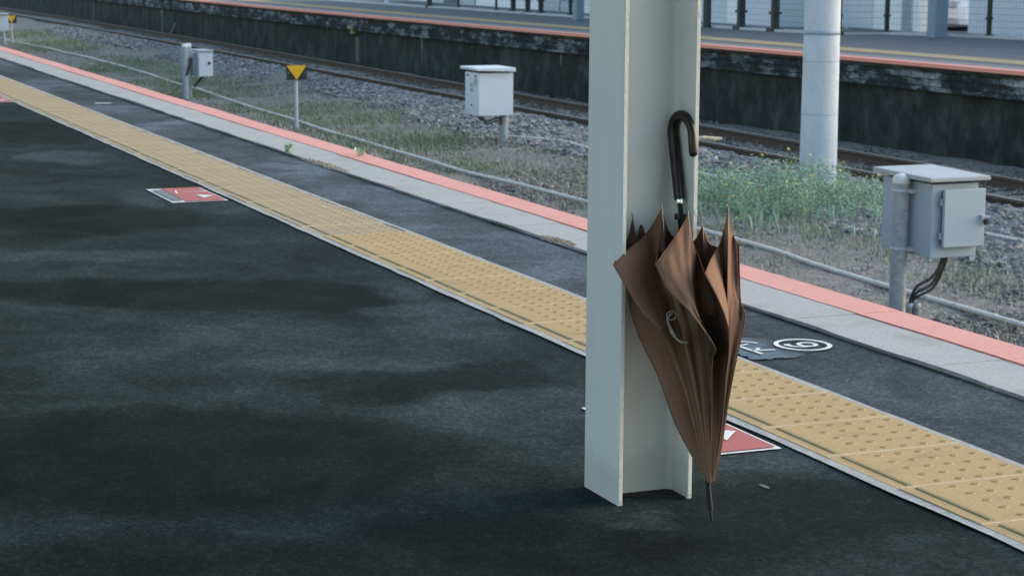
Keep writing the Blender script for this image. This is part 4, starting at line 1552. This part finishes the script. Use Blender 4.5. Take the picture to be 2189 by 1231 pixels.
b.tube([tuple(p) for p in cr([(0, 1.2, 0), (-.02, .6, .10), (-.03, .1, .22), (-.02, -.15, .42)], 14)], [.02] * 8 + [.025] * 6, 6)
tag(b.build("twig", ['twig'], loc=(fx(54) - .1, 54.6, -1.25)), "curved pale twig leaning against the dark opposite wall at upper left", "twig")

# fence along the far platform ------------------------------------
FP = [(16.25, 44.46, .05), (16.5, 43.25, .022), (16.55, 41.09, .022), (16.62, 40.3, .045), (16.62, 39.5, .045), (16.66, 38.9, .045), (16.75, 37.6, .03),
      (16.93, 30.85, .055), (17.02, 29.85, .055), (17.36, 28.35, .022), (18.2, 28.3, .03), (19.0, 26.65, .03), (19.6, 24.0, .03)]
t = thing("mesh_fence", "wire mesh fence with dark posts along the back of the opposite platform", "fence", (16.6, 38, ZP))
for (x, y, r) in FP:
    b = MB()
    b.box((x - 16.6 - r, y - 38 - r, -.05), (x - 16.6 + r, y - 38 + r, 1.9))
    b.box((x - 16.6 - r * 2.0, y - 38 - r * 2.0, -.05), (x - 16.6 + r * 2.0, y - 38 + r * 2.0, .05))
    for zz in (.28, 1.2):
        b.box((x - 16.6 - r * 1.5, y - 38 - r * 1.5, zz), (x - 16.6 + r * 1.5, y - 38 + r * 1.5, zz + .04))
    b.build("post", ['post_dark'], t, bevel=.006)
b = MB()
for i in range(len(FP) - 1):
    a, c = Vector((FP[i][0] - 16.6, FP[i][1] - 38, 0)), Vector((FP[i + 1][0] - 16.6, FP[i + 1][1] - 38, 0))
    L = (c - a).length
    for zz in np.arange(.06, 1.85, .10):
        b.tube([a + Vector((0, 0, zz)), c + Vector((0, 0, zz))], .0026, 4, smooth=False)
    for k in range(1, int(L / .06)):
        p = a + (c - a) * (k * .06 / L)
        b.tube([p + Vector((0, 0, .04)), p + Vector((0, 0, 1.85))], .0018, 3, smooth=False, cap=False)
b.build("wire_mesh", ['wire'], t)
b = MB()
kp = [(FP[0][0] - .3, 52.0)] + [(x, y) for x, y, r in FP] + [(20.2, 20)]
for i in range(len(kp) - 1):
    (xa, ya), (xb, yb) = kp[i], kp[i + 1]
    b.add([(xa - .10, ya, ZP - .05), (xb - .10, yb, ZP - .05), (xb - .10, yb, ZP + .035), (xa - .10, ya, ZP + .035),
           (xa + .12, ya, ZP - .05), (xb + .12, yb, ZP - .05), (xb + .12, yb, ZP + .035), (xa + .12, ya, ZP + .035)],
          [(0, 1, 2, 3), (3, 2, 6, 7), (7, 6, 5, 4)])
struct(b.build("kerb", ['kerb']))

# steel columns of the opposite platform
for (x, y, w, lab, ht) in ((16.12, 35.8, .16, "blue grey steel column on the opposite platform just left of the near column", 3.6),
                           (18.25, 26.95, .23, "blue grey steel column on the opposite platform at the right beside the parked car", 3.6)):
    t = thing("platform_column", lab, "column", (x, y, ZP), "steel columns of the opposite platform")
    b = MB()
    b.box((-w / 2, -w / 2, 0), (w / 2, w / 2, ht))
    b.build("shaft", ['steel_blue'], t, bevel=.01)
    b = MB()
    b.box((-w / 2 - .02, -w / 2 - .02, 0), (w / 2 + .02, w / 2 + .02, .03))
    b.build("base_plate", ['steel_blue'], t)
for (x, y, r, m_, lab) in ((16.75, 31.75, .075, 'post_dark', "dark round post hard against the right side of the near column"),
                           (18.66, 28.42, .10, 'galv', "grey weathered concrete post behind the mesh fence"),
                           (16.2, 47.3, .075, 'galv_pale', "thin pale pipe post far left on the opposite platform")):
    b = MB()
    b.lathe([(r, 0), (r, .12), (r * .96, .121), (r * .93, 3.4)], n=16)
    tag(b.build("post", [m_], loc=(x, y, ZP - .02)), lab, "post")
b = MB()
b.tube([(0, 0, 0), (0, 0, .26), (.02, -.02, .30), (.12, -.10, .31)], .022, 8)
tag(b.build("standpipe", ['galv'], loc=(16.95, 38.6, ZP)), "small bent pipe standing behind the mesh fence before the white wall", "pipe")

# lot behind the fence and the buildings
b = MB()
b.quad([(16.4, 5, -.27), (70, 5, -.27), (70, 140, -.27), (16.4, 140, -.27)])
struct(b.build("lot_ground", ['far_asphalt']))


def building(label, x0, y0, y1, h, mt, parts):
    """facade towards -x at x0; parts: (y0, y1, material, name)"""
    t = thing("building", label, "building", (x0, (y0 + y1) / 2, -.3))
    ym = (y0 + y1) / 2
    b = MB()
    b.box((0, y0 - ym, 0), (.30 if x0 > 19 and x0 < 20 else 6, y1 - ym, h))
    b.build("wall", [mt], t)
    b = MB()
    b.box((-.25, y0 - ym - .01, h + .001), (.34 if x0 > 19 and x0 < 20 else 6.2, y1 - ym + .01, h + .18))
    b.build("roof", ['wall_dark'], t)
    b = MB()
    b.box((-.04, y0 - ym, -.02), (-.001, y1 - ym, .16))
    b.build("plinth", ['kerb'], t)
    for (a, c, m_, nm) in parts:
        b = MB()
        if nm == 'door':
            b.box((-.05, a - ym, .161), (-.002, c - ym, 2.2))
        else:
            b.box((-.03, a - ym, .161), (-.002, c - ym, h - .3))
        p = b.build(nm, [m_], t, bevel=.008)
        if nm == 'door':
            b = MB()
            b.box((-.09, a - ym + .08, 1.0), (-.0502, a - ym + .12, 1.15))
            b.build("handle", ['galv_pale'], p)
    return t


building("blue grey building seen at the bottom behind the fence far left of the near column", 18, 46.1, 50.7, 5, 'wall_blue', [(47.1, 48.1, 'wall_dark', 'door')])
building("white building behind three dark fence posts left of the near column", 18, 38.57, 46.0, 6, 'wall_pale', [(39.7, 42.1, 'wall_blue', 'panel')])
building("cyan grey building with a white door right of the near column", 18, 31.6, 38.5, 5, 'wall_cyan', [(32.85, 33.25, 'white_panel', 'door'), (31.65, 32.6, 'wall_violet', 'panel')])
building("white fronted building with lilac panels behind the concrete pole", 19.2, 28.9, 33.5, 5, 'wall_pale', [(30.3, 31.2, 'wall_violet', 'panel')])
building("lilac grey building in the gap behind the parked car", 27.5, 25.0, 44.0, 5, 'wall_violet', [(36, 37.2, 'wall_blue', 'panel')])
t = thing("site_hoarding", "lilac grey sheet hoarding behind the fence at the right picture edge", "hoarding", (19.75, 22.32, -.28))
for k in range(7):
    b = MB()
    b.box((-.02, 4.15 - 1.8 * k, .04), (.02, 5.94 - 1.8 * k, 2.4))
    b.build("panel", ['wall_violet'], t, bevel=.006)
    b = MB()
    b.box((.021, 4.20 - 1.8 * k, 0), (.09, 4.27 - 1.8 * k, 2.4))
    b.build("post", ['galv_pale'], t)

# hedge beyond the far end
n = 9000
P = np.stack([rng.uniform(20.2, 21.8, n), rng.uniform(60.3, 73, n), rng.uniform(-.28, 2.2, n)], 1)
P[:, 0] += (vnoise(P[:, 1], P[:, 2], 1.2, 51) - .5) * .8
t = thing("hedge", "dark green hedge behind the far end of the opposite platform", "hedge", (21, 66, -.28))
o = leaves("foliage", P - np.array([21, 66, -.28]), np.full(n, .11), ['hedge'])
o.parent = t
b = MB()
for yy in np.arange(-5.2, 6.8, 1.3):
    b.tube([(0, yy, 0), (.05, yy + .1, .9), (0, yy, 1.8)], [.05, .04, .02], 6)
b.build("stem", ['twig'], t)
b = MB()
b.box((-.35, -.35, 0), (.35, .35, 1.4))
b.box((-.4, -.4, 1.401), (.4, .4, 1.45))
tag(b.build("cabinet", ['wall_blue'], loc=(19.2, 62.2, -.27), bevel=.02), "blue grey cabinet in front of the dark hedge at the top left", "cabinet")
t2 = small_weed((18.4, 30.6, -.26), .55, .22, 130, "young green sapling behind the fence right of the concrete pole", size=.045)
small_weed((18.3, 29.8, -.26), .22, .2, 60, "low weed at the fence foot beside the grey concrete post", size=.04)

# parked car: only its nose shows between the posts
car = thing("parked_car", "white car parked behind the fence between the steel column and lilac building", "car", (22.1, 30.1, -.27))
cw = .85
prof = [(-2.1, .22), (-2.16, .34), (-2.14, .52), (-2.02, .66), (-1.15, .86), (-.42, 1.38), (.85, 1.42), (1.75, 1.02), (2.05, .95), (2.12, .5), (2.05, .25), (1.7, .2), (-1.7, .2)]
cross = [(-1.0, .90), (-.94, 1.0), (.94, 1.0), (1.0, .90)]
b = MB()
n = len(prof)
rows = []
for yy, sc in ((-cw, .93), (-cw * .93, 1.0), (cw * .93, 1.0), (cw, .93)):
    for (px, pz) in prof:
        k = 1 if pz < .9 else .88
        rows.append((px * sc, yy * k, .2 + (pz - .2) * (sc if pz > .5 else 1)))
fs = []
for r in range(3):
    for i in range(n):
        fs.append((r * n + i, (r + 1) * n + i, (r + 1) * n + (i + 1) % n, r * n + (i + 1) % n))
b.add(rows, fs, 0, False)
b.add(rows[:n], [tuple(range(n))], 0)
b.add(rows[3 * n:], [tuple(reversed(range(n)))], 0)
o = b.build("body", ['car_paint'], car, bevel=.03)
b = MB()
b.add([(-1.12, -.66, .895), (-1.12, .66, .895), (-.47, .60, 1.36), (-.47, -.60, 1.36)], [(0, 3, 2, 1)], 0)
b.build("windscreen", ['car_glass'], car)
for sy_ in (-1, 1):
    b = MB()
    b.add([(-.95, sy_ * .778, .93), (-.40, sy_ * .762, 1.33), (.80, sy_ * .762, 1.36), (1.45, sy_ * .778, .98)], [(0, 1, 2, 3) if sy_ > 0 else (3, 2, 1, 0)], 0)
    b.build("side_window", ['car_glass'], car)
    b = MB()
    b.box((-2.17, sy_ * .62 - .14, .50), (-2.02, sy_ * .62 + .14, .63))
    b.build("headlight", ['galv_pale'], car, bevel=.03)
b = MB()
b.box((-2.185, -.34, .36), (-2.10, .34, .44))
b.build("grille", ['car_glass'], car, bevel=.02)
for wx in (-1.35, 1.35):
    for sy_ in (-1, 1):
        b = MB()
        b.tube([(wx, sy_ * .68, .31), (wx, sy_ * .87, .31)], .31, 22)
        w_ = b.build("wheel", ['rubber'], car)
        b = MB()
        b.tube([(wx, sy_ * .871, .31), (wx, sy_ * .885, .31)], .19, 16)
        b.build("rim", ['galv_pale'], w_)
car.rotation_euler = (0, 0, .12)
